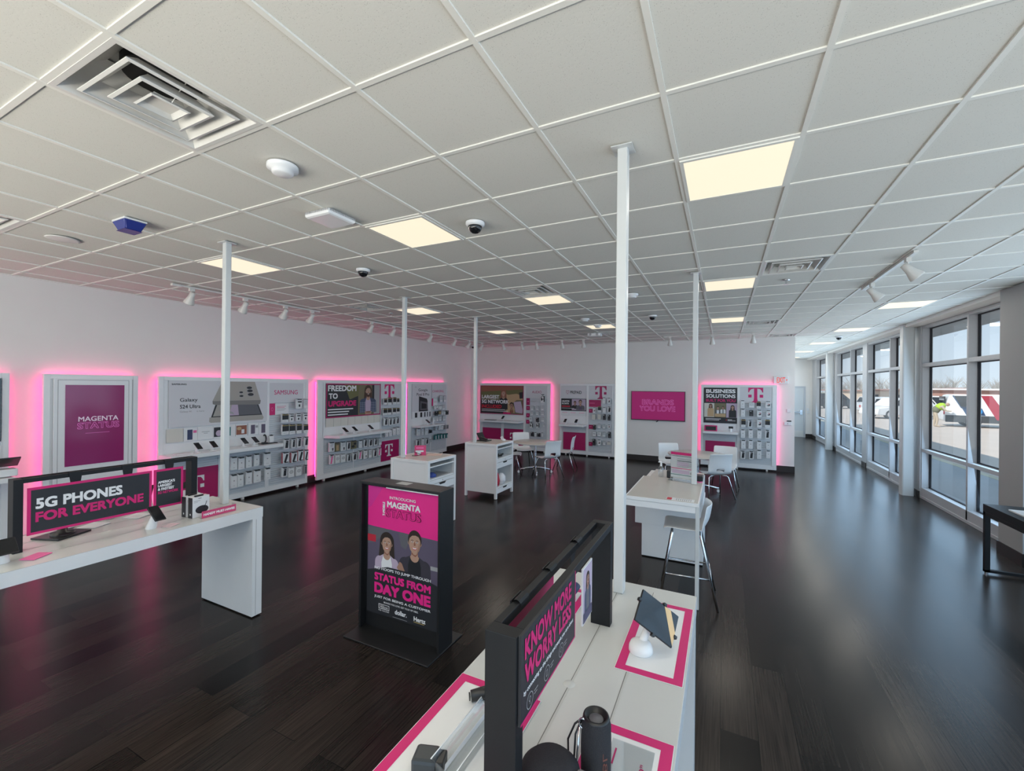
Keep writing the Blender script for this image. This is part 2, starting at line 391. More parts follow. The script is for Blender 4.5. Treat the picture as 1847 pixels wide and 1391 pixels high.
# ------------------------------------------------------------------ storefront windows
def storefront():
    D = 0.15
    edges = [(18.1, 21.2, 19.5), (14.66, 17.7, 16.0), (11.12, 14.27, 12.6), (7.67, 10.83, 9.12), (4.23, 7.17, 5.7), (0.78, 3.93, 2.3), (-2.6, 0.48, -1.1)]
    for k, (a, b, c) in enumerate(edges):
        m = MB()
        m.box((XW, a, 0), (XW + D, b, 0.20), ALU)                       # base panel
        m.box((XW - 0.012, a, 0), (XW, b, 0.05), ALU)
        m.box((XW, a, 0.20), (XW + D, a + 0.04, 3.29), ALU); m.box((XW, b - 0.02, 0.20), (XW + D, b, 3.29), ALU)
        m.box((XW, c - 0.025, 0.0), (XW + D, c + 0.025, 3.29), ALU)
        for z0, z1 in ((0.884, 0.944), (2.506, 2.572), (3.24, 3.29)):
            m.box((XW + 0.002, a, z0), (XW + D, b, z1), ALU)
        f = m.build('window_%d' % (k + 1), bevel=0.004); struct(f)
        g = MB(); q = MB()
        for y0, y1 in ((a + 0.04, c - 0.025), (c + 0.025, b - 0.02)):
            for z0, z1 in ((0.20, 0.884), (0.944, 2.506), (2.572, 3.24)):
                q.poly([(XW + 0.12, y0, z0), (XW + 0.12, y1, z0), (XW + 0.12, y1, z1), (XW + 0.12, y0, z1)], GLASS)
                g.box((XW + 0.105, y0, z0), (XW + 0.135, y0 + 0.018, z1), GASK); g.box((XW + 0.105, y1 - 0.018, z0), (XW + 0.135, y1, z1), GASK)
                g.box((XW + 0.105, y0, z0), (XW + 0.135, y1, z0 + 0.015), GASK); g.box((XW + 0.105, y0, z1 - 0.015), (XW + 0.135, y1, z1), GASK)
        q.build('window_glass', f); g.build('gasket', f)
    for k, (a, b) in enumerate(((21.2, 22.0), (17.7, 18.1), (14.27, 14.66), (10.83, 11.12), (3.93, 4.23), (0.48, 0.78), (-3.6, -2.6))):
        m = MB().box((XW - 0.02, a, 0.0), (XW + D, b, 3.29), ALU)
        p = m.build('wall_pier_%d' % (k + 1), bevel=0.006); struct(p)
        MB().box((XW - 0.032, a - 0.005, 0), (XW - 0.02, b + 0.005, 0.13), BASEB).build('base', p)
    p = MB().box((3.16, 7.17, 0.0), (XW + 0.19, 7.67, 3.34), mat('grey_pier_paint', (0.40, 0.40, 0.40), 0.6, noise=0.012, nscale=3)).build('wall_pier_8'); struct(p)
    MB().box((3.148, 7.158, 0), (XW + 0.02, 7.682, 0.15), BASEB).build('base', p)
    for k, (x, y) in enumerate(((3.24, 11.02), (3.25, 18.0))):
        m = MB(); r = 0.03; a = 0.095; pts = []
        for cx, cy, t0 in ((a - r, a - r, 0), (r - a, a - r, 90), (r - a, r - a, 180), (a - r, r - a, 270)):
            for t in (0, 30, 60, 90): pts.append((x + cx + r * math.cos(math.radians(t0 + t)), y + cy + r * math.sin(math.radians(t0 + t)), 0.0))
        m.prism(pts, (0, 0, HC), STEELW)
        o = m.build('column'); struct(o); o['label'] = ['white steel column nearest the big window', 'white steel column by the far end window'][k]
storefront()

def far_door():
    m = MB(); F = Fr((0, FARY, 0), (1, 0, 0), (0, -1, 0))
    m.fbox(F, 2.06, 0, 2.12, 2.18, -0.1, 0.02, ALU); m.fbox(F, 3.08, 0, 3.14, 2.18, -0.1, 0.02, ALU); m.fbox(F, 2.12, 2.12, 3.08, 2.18, -0.1, 0.02, ALU)
    d = m.build('door_1'); struct(d)
    MB().fbox(F, 2.12, 0.01, 3.08, 2.12, -0.06, -0.01, STEELW).build('door_leaf', d)
    MB().fbox(F, 2.14, 0.02, 3.06, 0.27, -0.01, -0.004, VENT).build('kick_plate', d)
    m = MB(); m.fbox(F, 2.2, 1.04, 2.98, 1.09, 0.03, 0.06, CHROME); m.fbox(F, 2.94, 0.97, 3.03, 1.16, -0.01, 0.05, CHROME); m.fbox(F, 2.2, 1.04, 2.25, 1.09, -0.01, 0.05, CHROME)
    m.build('panic_bar', d)
    m = MB(); m.fbox(F, 3.19, 1.13, 3.27, 1.25, 0, 0.03, PLASW); m.fbox(F, 3.20, 1.03, 3.29, 1.09, 0, 0.03, PLASW)
    tag(m.build('switch_plate'), 'small white switch plates beside the far hallway door', 'switch')
far_door()

# ------------------------------------------------------------------ outside
def outside():
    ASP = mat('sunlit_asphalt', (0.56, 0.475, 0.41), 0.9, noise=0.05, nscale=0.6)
    CON = mat('concrete_walk', (0.42, 0.44, 0.46), 0.85, noise=0.04, nscale=2)
    YEL = mat('curb_paint', (0.62, 0.58, 0.44), 0.8)
    UP = Fr((0, 0, 0), (1, 0, 0), (0, 0, 1), (0, 1, 0))
    struct(MB().rect(UP, -60, -80, 260, 320, ASP, -0.15).build('ground', w=False))
    m = MB().box((XW + 0.16, -30, -0.2), (5.75, 60, -0.02), CON)
    m.box((5.75, -30, -0.2), (5.92, 60, -0.015), YEL); struct(m.build('sidewalk'))
    GRS = mat('dry_grass_field', (0.42, 0.40, 0.22), 0.95, noise=0.15, nscale=0.3)
    struct(MB().box((40, 90, -0.2), (250, 300, 0.25), GRS).build('field'))
    # roof, canopy soffit and fascia: their shade falls on the walk and car park
    SOF = mat('soffit_panel', (0.30, 0.33, 0.35), 0.5, noise=0.05, nscale=3)
    m = MB().box((LW - 0.3, REARY - 4.5, HC + 0.32), (XW + 0.2, FARY + 8, 4.9), SOF)  # unseen rear overhang added to keep sun out of the shop front
    m.box((XW + 0.19, REARY - 1, 3.30), (4.38, FARY + 8, 4.9), SOF)
    struct(m.build('roof'))
    r = random.Random(3)
    TR = mat('bare_trees', (0.42, 0.39, 0.38), 0.95, noise=0.25, nscale=0.4)
    def trees(name, cx, cy, L, ang, h):
        m = MB(); d = Vector((math.cos(ang), math.sin(ang), 0)); nrm = Vector((-d.y, d.x, 0))
        for i in range(420):
            p = Vector((cx, cy, -0.2)) + d * r.uniform(-L, L) + nrm * r.uniform(-9, 9)
            hh = h * r.uniform(0.5, 1.0)
            m.cyl(p, p + Vector((0, 0, hh * 0.5)), 0.16, TR, 4, 0.08)
            for q in range(26):
                b = p + Vector((0, 0, hh * r.uniform(0.25, 0.55))); e = b + Vector((r.uniform(-.3, .3) * hh, r.uniform(-.2, .2) * hh, hh * r.uniform(0.2, 0.45)))
                m.cyl(b, e, 0.055, TR, 3, 0.02, False)
        o = m.build(name); o['kind'] = 'stuff'; o['label'] = 'hazy line of bare brown trees along the horizon'; o['category'] = 'trees'
    trees('treeline', 105, 185, 135, math.radians(-22), 8.5)
    BW1 = mat('far_white_roof', (0.72, 0.72, 0.72), 0.6); BR1 = mat('far_brick', (0.36, 0.20, 0.16), 0.9); BT1 = mat('far_tan_wall', (0.55, 0.46, 0.37), 0.9)
    def far(name, lab, x, y, rz, w, d, h, wall, roof):
        t = thing(name, lab, 'building', (x, y, -0.15), rz)
        MB().box((-w / 2, -d / 2, 0), (w / 2, d / 2, h), wall).build('wall', t, w=False)
        m = MB(); m.prism([(-w / 2 - 0.5, -d / 2 - 0.5, h), (w / 2 + 0.5, -d / 2 - 0.5, h), (w / 2 + 0.5, 0, h * 1.25)], (0, 0, 0.3), roof)
        m.box((-w / 2 - 0.5, -d / 2 - 0.5, h), (w / 2 + 0.5, d / 2 + 0.5, h + 0.2), roof); m.build('roof', t, w=False)
        for i in range(5): MB().box((-w / 2 + w * (i + 0.25) / 5, -d / 2 - 0.06, h * 0.15), (-w / 2 + w * (i + 0.65) / 5, -d / 2 - 0.01, h * 0.7), PBLACK).build('window', t, w=False)
    far('warehouse', 'long low white-roofed building beyond the car park', 40, 86, 0.46, 26, 12, 2.3, BR1, BW1)
    far('red_building', 'low red brick building behind the white van', 52, 72, 0.46, 40, 8, 1.75, BR1, BT1)
    far('farmhouse', 'tan low building seen over the parked white car', 30, 105, 0.46, 22, 9, 2.0, BT1, BR1)
    m = MB(); m.cyl((0, 0, 0), (0, 0, 0.8), 0.28, BT1, 14); m.cyl((0, 0, 0.8), (0, 0, 10.5), 0.13, STEELW, 12, 0.09)
    m.box((-0.9, -0.15, 10.4), (0.9, 0.15, 10.55), STEELW)
    o = m.build('light_pole', w=False); o.location = (22.9, 42, -0.15); tag(o, 'tall white car park light pole behind the van', 'lamp post')

    def car(name, lab, cat, loc, rz, paint, L=4.6, H=1.7, suv=True, dark=None):
        t = thing(name, lab, cat, loc, rz)
        W = 1.8; h1 = H * 0.56; P = mat('paint_' + name, paint, 0.25)
        prof = [(-L / 2, 0.35), (-L / 2 + 0.02, h1), (-L / 2 + 0.15, h1 + 0.06), (L / 2 - 1.2, h1 + 0.06), (L / 2 - 0.1, h1 - 0.12), (L / 2, 0.4), (L / 2 - 0.05, 0.28), (-L / 2 + 0.05, 0.28)]
        MB().prism([(x, -W / 2, z) for x, z in prof], (0, W, 0), P).build('body', t, bevel=0.05, w=False)
        a, b = (-L / 2 + 0.08, L / 2 - 1.75) if suv else (-L / 2 + 0.85, L / 2 - 1.9)
        m = MB(); y = W / 2 - 0.02; yt = W / 2 - 0.22
        low = [(a, -y, h1 + 0.05), (b + 0.75, -y, h1 + 0.05), (b + 0.75, y, h1 + 0.05), (a, y, h1 + 0.05)]
        top = [(a + 0.3, -yt, H), (b, -yt, H), (b, yt, H), (a + 0.3, yt, H)]
        m.add(low + top, [(0, 3, 2, 1), (4, 5, 6, 7), (0, 1, 5, 4), (1, 2, 6, 5), (2, 3, 7, 6), (3, 0, 4, 7)], P)
        m.build('cabin', t, bevel=0.04, w=False)
        m = MB()
        for sgn in (-1, 1):
            for f0, f1 in ((0.08, 0.36), (0.39, 0.64), (0.67, 0.93)):
                A = Vector((a, sgn * (y + 0.012), h1 + 0.12)); B = Vector((b + 0.72, sgn * (y + 0.012), h1 + 0.12)); C = Vector((a + 0.3, sgn * (yt + 0.012), H - 0.05)); E = Vector((b, sgn * (yt + 0.012), H - 0.05))
                m.poly([A.lerp(B, f0), A.lerp(B, f1), C.lerp(E, f1), C.lerp(E, f0)], SCREEN)
        m.poly([(a - 0.012 + 0.04, -y + 0.15, h1 + 0.12), (a + 0.04 - 0.012, y - 0.15, h1 + 0.12), (a + 0.26, yt - 0.1, H - 0.06), (a + 0.26, -yt + 0.1, H - 0.06)], SCREEN)
        m.build('window_glass', t, w=False)
        for sx in (-L / 2 + 0.9, L / 2 - 0.95):
            for sy in (-W / 2 - 0.01, W / 2 - 0.21):
                m = MB(); m.cyl((sx, sy, 0.33), (sx, sy + 0.22, 0.33), 0.33, BLKP, 20); o = m.build('wheel', t, w=False)
                yy = sy - 0.004 if sy < 0 else sy + 0.224
                MB().cyl((sx, yy, 0.33), (sx, yy + 0.004, 0.33), 0.2, CHROME, 14).build('hub_cap', o, w=False)
        RED = mat('tail_light', lin(190, 25, 35), 0.2)
        for sy in (-W / 2 + 0.12, W / 2 - 0.12):
            MB().box((-L / 2 - 0.02, sy - 0.1, h1 - 0.25), (-L / 2 + 0.05, sy + 0.1, h1 - 0.02), RED).build('tail_light', t, w=False)
        MB().box((-L / 2 - 0.02, -0.25, 0.62), (-L / 2 + 0.01, 0.25, 0.74), PWHITE).build('licence_plate', t, w=False)
        return t
    ang = 0.46
    car('white_car', 'white estate car parked outside seen through the middle window', 'car', (12.2, 43.5, -0.15), ang + math.pi, (0.78, 0.79, 0.80), 4.6, 1.6)
    car('silver_car', 'silver car nearest the column outside the window', 'car', (13.4, 50.5, -0.15), 0.1, (0.62, 0.64, 0.66), 4.5, 1.5, False)
    car('black_car', 'dark car parked farthest along the car park', 'car', (11.6, 62, -0.15), ang, (0.03, 0.035, 0.045), 4.7, 1.75)
    car('grey_car', 'pale grey car parked behind the dark car', 'car', (14.6, 56, -0.15), ang, (0.55, 0.57, 0.6), 4.5, 1.5)
    car('gold_car', 'gold saloon car with red tail light in front of the van', 'car', (16.2, 27.6, -0.15), 0.1, (0.42, 0.40, 0.35), 4.6, 1.42, False)
    # the white work van, side on
    t = thing('work_van', 'white work van with a red stripe and company sign', 'van', (15.08, 35.84, -0.15), -0.17)
    L, W, H = 5.6, 1.9, 1.98; VP = mat('van_white', (0.80, 0.81, 0.82), 0.3); VD = mat('van_trim', (0.05, 0.055, 0.06), 0.5)
    prof = [(-L / 2, 0.4), (-L / 2 + 0.03, 1.1), (-L / 2 + 0.22, H - 0.06), (-L / 2 + 0.4, H), (L / 2 - 1.6, H), (L / 2 - 0.8, 1.2), (L / 2 - 0.05, 1.0), (L / 2, 0.5), (L / 2 - 0.1, 0.3), (-L / 2 + 0.1, 0.3)]
    MB().prism([(x, -W / 2, z) for x, z in prof], (0, W, 0), VP).build('body', t, bevel=0.05, w=False)
    F = Fr((-L / 2, -W / 2 - 0.006, 0), (1, 0, 0), (0, -1, 0))
    m = MB(); m.rect(F, 0.05, 0.3, L - 0.1, 0.72, VD)
    m.shape(F, [(0.42, 1.9), (1.15, 1.9), (1.42, 1.24), (0.72, 1.24)], SCREEN, 0.003)
    BL = mat('van_blue', lin(40, 70, 110), 0.4); CY = mat('van_cyan', lin(40, 150, 225), 0.4); RD = mat('van_red', lin(165, 40, 60), 0.4); RB = mat('sign_red', lin(225, 60, 60), 0.5)
    m.shape(F, [(0.34, 1.92), (0.42, 1.92), (0.95, 0.74), (1.75, 0.74), (1.6, 1.16), (0.72, 1.16)], BL, 0.001)
    m.ell(F, 1.42, 0.98, 0.2, 0.2, CY, 0.004); m.shape(F, [(1.55, 1.92), (2.0, 1.92), (2.75, 0.5), (2.2, 0.5)], RD, 0.002)
    m.rect(F, 2.6, 1.12, 5.0, 1.72, PBLACK, 0.003); m.rect(F, 2.66, 1.25, 2.86, 1.68, RB, 0.006); m.rect(F, 2.92, 1.25, 3.12, 1.68, CY, 0.006)
    m.text(F, 'J', 3.2, 1.35, 3.45, 1.66, PWHITE, 0.007, 0.03); m.text(F, '&', 3.52, 1.35, 3.8, 1.66, RB, 0.007, 0.03); m.text(F, 'R', 3.86, 1.35, 4.15, 1.66, PWHITE, 0.007, 0.03)
    m.rect(F, 3.2, 1.24, 4.6, 1.29, PWHITE, 0.006); m.rect(F, 2.7, 0.93, 4.4, 0.98, PGREY, 0.003)
    m.build('side_graphics', t, w=False)
    m = MB(); m.box((-L / 2 - 0.01, -W / 2 + 0.03, 0.75), (-L / 2 + 0.06, -W / 2 + 0.2, 1.35), RD); m.build('tail_light', t, w=False)
    MB().box((-L / 2 + 0.03, -0.7, 1.25), (-L / 2 + 0.09, 0.7, 1.85), SCREEN).build('rear_window', t, w=False)
    for sx in (-L / 2 + 1.25, L / 2 - 1.0):
        for sy in (-W / 2 - 0.02, W / 2 - 0.2):
            m = MB(); m.cyl((sx, sy, 0.34), (sx, sy + 0.22, 0.34), 0.34, BLKP, 20); o = m.build('wheel', t, w=False)
            yy = sy - 0.004 if sy < 0 else sy + 0.224
            MB().cyl((sx, yy, 0.34), (sx, yy + 0.004, 0.34), 0.22, CHROME, 14).build('hub_cap', o, w=False)
    car('pickup', 'white utility truck loaded behind the stooping worker', 'truck', (15.6, 47.5, -0.15), -0.1, (0.74, 0.74, 0.74), 4.4, 1.75)
    # the worker bending into the van
    SK = mat('skin_far', (0.42, 0.27, 0.2), 0.6); HV = mat('hi_vis', lin(175, 215, 50), 0.6); KH = mat('khaki_cloth', (0.50, 0.42, 0.32), 0.8); OL = mat('olive_bag', (0.17, 0.18, 0.12), 0.8)
    me = bpy.data.meshes.new('person'); J = [(0, 0, 0.92), (0.1, 0, 1.12), (0.3, 0, 1.28), (0.42, 0, 1.34), (0.54, 0, 1.36),
        (0, 0.1, 0.88), (0.03, 0.12, 0.48), (-0.02, 0.12, 0.08), (0.14, 0.12, 0.03), (0, -0.1, 0.88), (0.1, -0.12, 0.48), (0.06, -0.12, 0.08), (0.22, -0.12, 0.03),
        (0.3, 0.2, 1.24), (0.42, 0.24, 1.0), (0.6, 0.2, 0.98), (0.68, 0.19, 0.99), (0.3, -0.2, 1.24), (0.44, -0.24, 1.0), (0.62, -0.2, 0.98), (0.7, -0.19, 0.99)]
    E_ = [(0, 1), (1, 2), (2, 3), (3, 4), (0, 5), (5, 6), (6, 7), (7, 8), (0, 9), (9, 10), (10, 11), (11, 12), (2, 13), (13, 14), (14, 15), (15, 16), (2, 17), (17, 18), (18, 19), (19, 20)]
    RR = [.15, .15, .16, .07, .1, .1, .07, .045, .045, .1, .07, .045, .045, .07, .05, .035, .04, .07, .05, .035, .04]
    me.from_pydata(J, E_, []); o = bpy.data.objects.new('person', me); COL.objects.link(o)
    s_ = o.modifiers.new('skin', 'SKIN'); me.skin_vertices[0].data[0].use_root = True
    for i, q in enumerate(RR): me.skin_vertices[0].data[i].radius = (q, q)
    o.modifiers.new('sub', 'SUBSURF').levels = 1
    me.materials.append(KH); o.location = (11.55, 34.85, -0.15); o.rotation_euler = (0, 0, -0.17)
    tag(o, 'stooping worker in tan trousers and bright vest behind the van', 'person')
    MB().tube([(0.13, 0, 1.13), (0.22, 0, 1.22), (0.32, 0, 1.29), (0.42, 0, 1.34), (0.46, 0, 1.35)], [.19, .205, .205, .14, .08], HV, 14).build('vest', o, w=False)
    MB().tube([(-0.02, 0, 0.9), (0.02, 0, 1.0), (0.10, 0, 1.10), (0.16, 0, 1.16)], [.19, .2, .195, .185], OL, 14).build('jacket', o, w=False)
    MB().lathe((0.56, 0, 1.36), [(0.01, -0.1), (0.09, -0.05), (0.1, 0.03), (0.06, 0.1), (0.01, 0.12)], SK, 14).build('head', o, w=False)
outside()

# ------------------------------------------------------------------ on the ceiling
def cell(i, j): return (X0 + (i + 0.5) * TX, Y0 + (j + 0.5) * TY)
def ceiling_lamps():
    G = 'flush square ceiling lamps'
    spots = [(0, 2, 'lit square ceiling lamp nearest the tall front post'), (-4, 2, 'lit square ceiling lamp between the white router and the near dome camera'),
             (-8, 2, 'lit square ceiling lamp behind the left table post'), (0, 7, 'lit ceiling lamp beyond the post on the tall counter'), (-4, 7, 'lit ceiling lamp touching the middle air vent'),
             (-8, 7, 'lit ceiling lamp behind the post of the nearer cabinet'), (0, 12, 'lit ceiling lamp straight above the business display'),
             (-4, 12, 'lit ceiling lamp above the prepaid display'), (-8, 12, 'lit ceiling lamp right of the post on the farther cabinet'),
             (4, 11, 'first lit lamp of the row along the windows'), (4, 16, 'second lit lamp of the row along the windows'),
             (4, 21, 'third lit lamp of the row along the windows'), (4, 26, 'fourth lit lamp of the row along the windows'), (4, 31, 'fifth lit lamp, farthest along the hallway')]
    for i, j, lab in spots:
        x, y = cell(i, j)
        t = thing('ceiling_lamp', lab, 'ceiling light', (x, y, HC - 0.012), 0, G)
        hx, hy = TX / 2 - 0.012, TY / 2 - 0.012
        m = MB()
        for a, b in (((x - hx, y - hy), (x + hx, y - hy + 0.02)), ((x - hx, y + hy - 0.02), (x + hx, y + hy)), ((x - hx, y - hy + 0.02), (x - hx + 0.02, y + hy - 0.02)), ((x + hx - 0.02, y - hy + 0.02), (x + hx, y + hy - 0.02))):
            m.box((*a, HC - 0.006), (*b, HC + 0.02), GRID)
        m.build('frame', t)
        MB().box((x - hx + 0.02, y - hy + 0.02, HC - 0.004), (x + hx - 0.02, y + hy - 0.02, HC + 0.004), LAMP).build('diffuser', t)
        area('lamp_light', (x, y, HC - 0.012), (0, 0, -1), 0.54, 0.54, 8 if j < 14 else 10, (1.0, 0.93, 0.82), t)
    for i, j, lab in [(0, -3, 'a'), (-4, -3, 'b'), (-8, -3, 'c')]:      # lamps of the same row behind the viewer
        x, y = cell(i, j); area('lamp_light', (x, y, HC - 0.012), (0, 0, -1), 0.54, 0.54, 8, (1.0, 0.93, 0.82))
ceiling_lamps()

def vents():
    G = 'square ceiling air vents'
    labs = {(-4, -1): 'big square ceiling air vent closest overhead, dark duct visible inside', (-9, -1): 'ceiling air vent cut by the left edge beside the flat round speaker', (-9, 6): 'dark ceiling air vent above the left wall track lights',
            (-4, 6): 'ceiling air vent directly before the middle lit lamp', (1, 6): 'ceiling air vent left of the window spotlights', (1, 13): 'small ceiling air vent right of the lamp over the business display',
            (2, 17): 'ceiling air vent at the corner where the hallway starts', (-8, 16): 'ceiling air vent above the audio display', (-9, 13): 'ceiling air vent behind the post of the farther cabinet', (-4, 14): 'ceiling air vent by the post above the prepaid display'}
    for (i, j), lab in labs.items():
        x, y = cell(i, j); hx, hy = TX / 2 - 0.012, TY / 2 - 0.012
        t = thing('air_vent', lab, 'air vent', (x, y, HC), 0, G)
        def ringq(m, a, za, b, zb, mt):
            A = [(x - a * hx, y - a * hy, za), (x + a * hx, y - a * hy, za), (x + a * hx, y + a * hy, za), (x - a * hx, y + a * hy, za)]
            B = [(x - b * hx, y - b * hy, zb), (x + b * hx, y - b * hy, zb), (x + b * hx, y + b * hy, zb), (x - b * hx, y + b * hy, zb)]
            m.add(A + B, [(k, (k + 1) % 4, 4 + (k + 1) % 4, 4 + k) for k in range(4)], mt)
        m = MB(); ringq(m, 1.0, HC + 0.0, 0.93, HC + 0.0, VENT); ringq(m, 0.93, HC, 0.62, HC + 0.14, VENT); ringq(m, 0.62, HC + 0.14, 0.5, HC + 0.16, VENT)
        m.poly([(x - hx * 0.55, y - hy * 0.55, HC + 0.17), (x + hx * 0.55, y - hy * 0.55, HC + 0.17), (x + hx * 0.55, y + hy * 0.55, HC + 0.17), (x - hx * 0.55, y + hy * 0.55, HC + 0.17)], VENT)
        m.build('housing', t, solid=0.002)
        MB().cyl((x, y, HC + 0.12), (x, y, HC + 0.165), 0.15, DUCT, 28).build('duct', t)
        for a, b, z in ((0.76, 0.55, 0.0), (0.50, 0.34, -0.006)):
            m = MB(); ringq(m, a, HC + z, b, HC + z + 0.055, VENT); ringq(m, a, HC + z, a - 0.05, HC + z - 0.004, VENT); m.build('louver', t, solid=0.003, bevel=0.002)
        m = MB(); ringq(m, 0.27, HC - 0.012, 0.19, HC + 0.012, VENT); ringq(m, 0.27, HC - 0.012, 0.24, HC - 0.016, VENT); m.box((x - 0.2 * hx, y - 0.2 * hy, HC + 0.008), (x + 0.2 * hx, y + 0.2 * hy, HC + 0.012), VENT); m.build('center_plate', t)
        m = MB()
        for sx in (-1, 1): m.tube([(x + sx * 0.08, y, HC - 0.01), (x + sx * 0.12, y + 0.02, HC + 0.06), (x + sx * 0.17, y + 0.05, HC + 0.13)], 0.0025, VENT, 6)
        m.build('hanger_wire', t)
vents()

def ceiling_devices():
    def disc(name, lab, cat, x, y, prof, mt, grp=None):
        o = MB().lathe((x, y, HC), [(r, -z) for r, z in prof], mt, 26).build(name); return tag(o, lab, cat, grp)
    SM = [(0.085, 0), (0.085, 0.02), (0.06, 0.026), (0.058, 0.045), (0.045, 0.052), (0.0, 0.054)]
    disc('smoke_detector', 'round white smoke detector nearest the big vent', 'smoke detector', -2.343, 1.662, SM, PLASW, 'smoke detectors')
    disc('smoke_detector', 'round white detector left of the tall front post', 'smoke detector', -2.349, 7.83, SM, PLASW, 'smoke detectors')
    disc('smoke_detector', 'round white detector just right of the tall front post', 'smoke detector', -1.143, 6.02, SM, PLASW, 'smoke detectors')
    disc('smoke_detector', 'round white detector in front of the far middle lamp', 'smoke detector', -2.347, 8.75, SM, PLASW, 'smoke detectors')
    disc('ceiling_speaker', 'flat round grey speaker grille set in the ceiling over the left wall', 'speaker', -5.338, 1.66, [(0.11, 0), (0.115, 0.004), (0.1, 0.008), (0.0, 0.009)], VENT)
    for x, y, lab in ((-1.765, 2.891, 'black dome camera next to the big middle lamp'), (-3.607, 3.537, 'small black dome camera above the plaid shirt poster'), (-1.143, 7.925, 'small black dome camera right of the tall front post'),
                      (2.487, 12.79, 'small black dome camera where the hallway ceiling starts'), (-7.2, 11.75, 'small black dome camera in the far left ceiling corner')):
        t = thing('dome_camera', lab, 'security camera', (x, y, HC), 0, 'dome cameras')
        MB().lathe((x, y, HC), [(0.075, 0), (0.075, -0.018), (0.06, -0.03), (0.0, -0.031)], PLASW, 24).build('base', t)
        MB().lathe((x, y, HC - 0.03), [(0.055, 0), (0.054, -0.015), (0.042, -0.038), (0.022, -0.052), (0.0, -0.056)], SCREEN, 22).build('dome', t)
    for x, y, lab in ((0.649, 5.945, 'sprinkler head beside the vent near the window spotlights'), (-5.34, 5.9, 'sprinkler head near the left wall vent')):
        t = thing('sprinkler', lab, 'sprinkler', (x, y, HC), 0, 'sprinkler heads')
        MB().lathe((x, y, HC), [(0.04, 0), (0.04, -0.006), (0.0, -0.008)], CHROME, 18).build('escutcheon', t)
        m = MB(); m.cyl((x, y, HC), (x, y, HC - 0.05), 0.009, CHROME, 10); m.cyl((x, y, HC - 0.05), (x, y, HC - 0.054), 0.026, CHROME, 14)
        m.build('nozzle', t)
    # white router
    x, y = -2.683, 2.298; t = thing('wireless_router', 'flat white square router with slotted edge on the ceiling', 'router', (x, y, HC))
    MB().box((x - 0.13, y - 0.13, HC - 0.05), (x + 0.13, y + 0.13, HC - 0.004), PLASW).build('housing', t, bevel=0.02)
    m = MB()
    for k in range(18):
        u = -0.115 + k * 0.0135
        m.box((x + u, y - 0.1312, HC - 0.028), (x + u + 0.006, y - 0.1298, HC - 0.01), PGREY); m.box((x + 0.1298, y + u, HC - 0.028), (x + 0.1312, y + u + 0.006, HC - 0.01), PGREY)
    m.build('vent_slots', t)
    x, y = -2.728, 9.9; t = thing('ceiling_projector', 'small white box fixture hanging before the far middle vent', 'fixture', (x, y, HC))
    MB().box((x - 0.15, y - 0.1, HC - 0.09), (x + 0.15, y + 0.1, HC - 0.02), PLASW).build('housing', t, bevel=0.015)
    MB().cyl((x, y, HC - 0.02), (x, y, HC), 0.03, PLASW, 12).build('mount', t)
    m = MB()
    for s in (-0.08, 0.08): m.cyl((x + s, y - 0.1, HC - 0.055), (x + s, y - 0.108, HC - 0.055), 0.028, PGREY, 14)
    m.build('lens', t)
    # blue sensor
    BLU = mat('blue_cover', lin(38, 52, 130), 0.35)
    x, y = -4.251, 1.706; t = thing('ceiling_sensor', 'blue wedge shaped sensor with white edge on the ceiling', 'sensor', (x, y, HC))
    MB().box((x - 0.10, y - 0.075, HC - 0.014), (x + 0.10, y + 0.075, HC), PLASW).build('base', t, bevel=0.004)
    A = [(x - 0.10, y - 0.075, HC - 0.014), (x + 0.10, y - 0.075, HC - 0.014), (x + 0.10, y + 0.075, HC - 0.014), (x - 0.10, y + 0.075, HC - 0.014)]
    B = [(x - 0.06, y - 0.05, HC - 0.085), (x + 0.06, y - 0.05, HC - 0.085), (x + 0.06, y + 0.05, HC - 0.085), (x - 0.06, y + 0.05, HC - 0.085)]
    m = MB(); m.add(A + B, [(0, 1, 5, 4), (1, 2, 6, 5), (2, 3, 7, 6), (3, 0, 4, 7), (7, 6, 5, 4), (0, 3, 2, 1)], BLU); m.build('cover', t, bevel=0.008)
ceiling_devices()

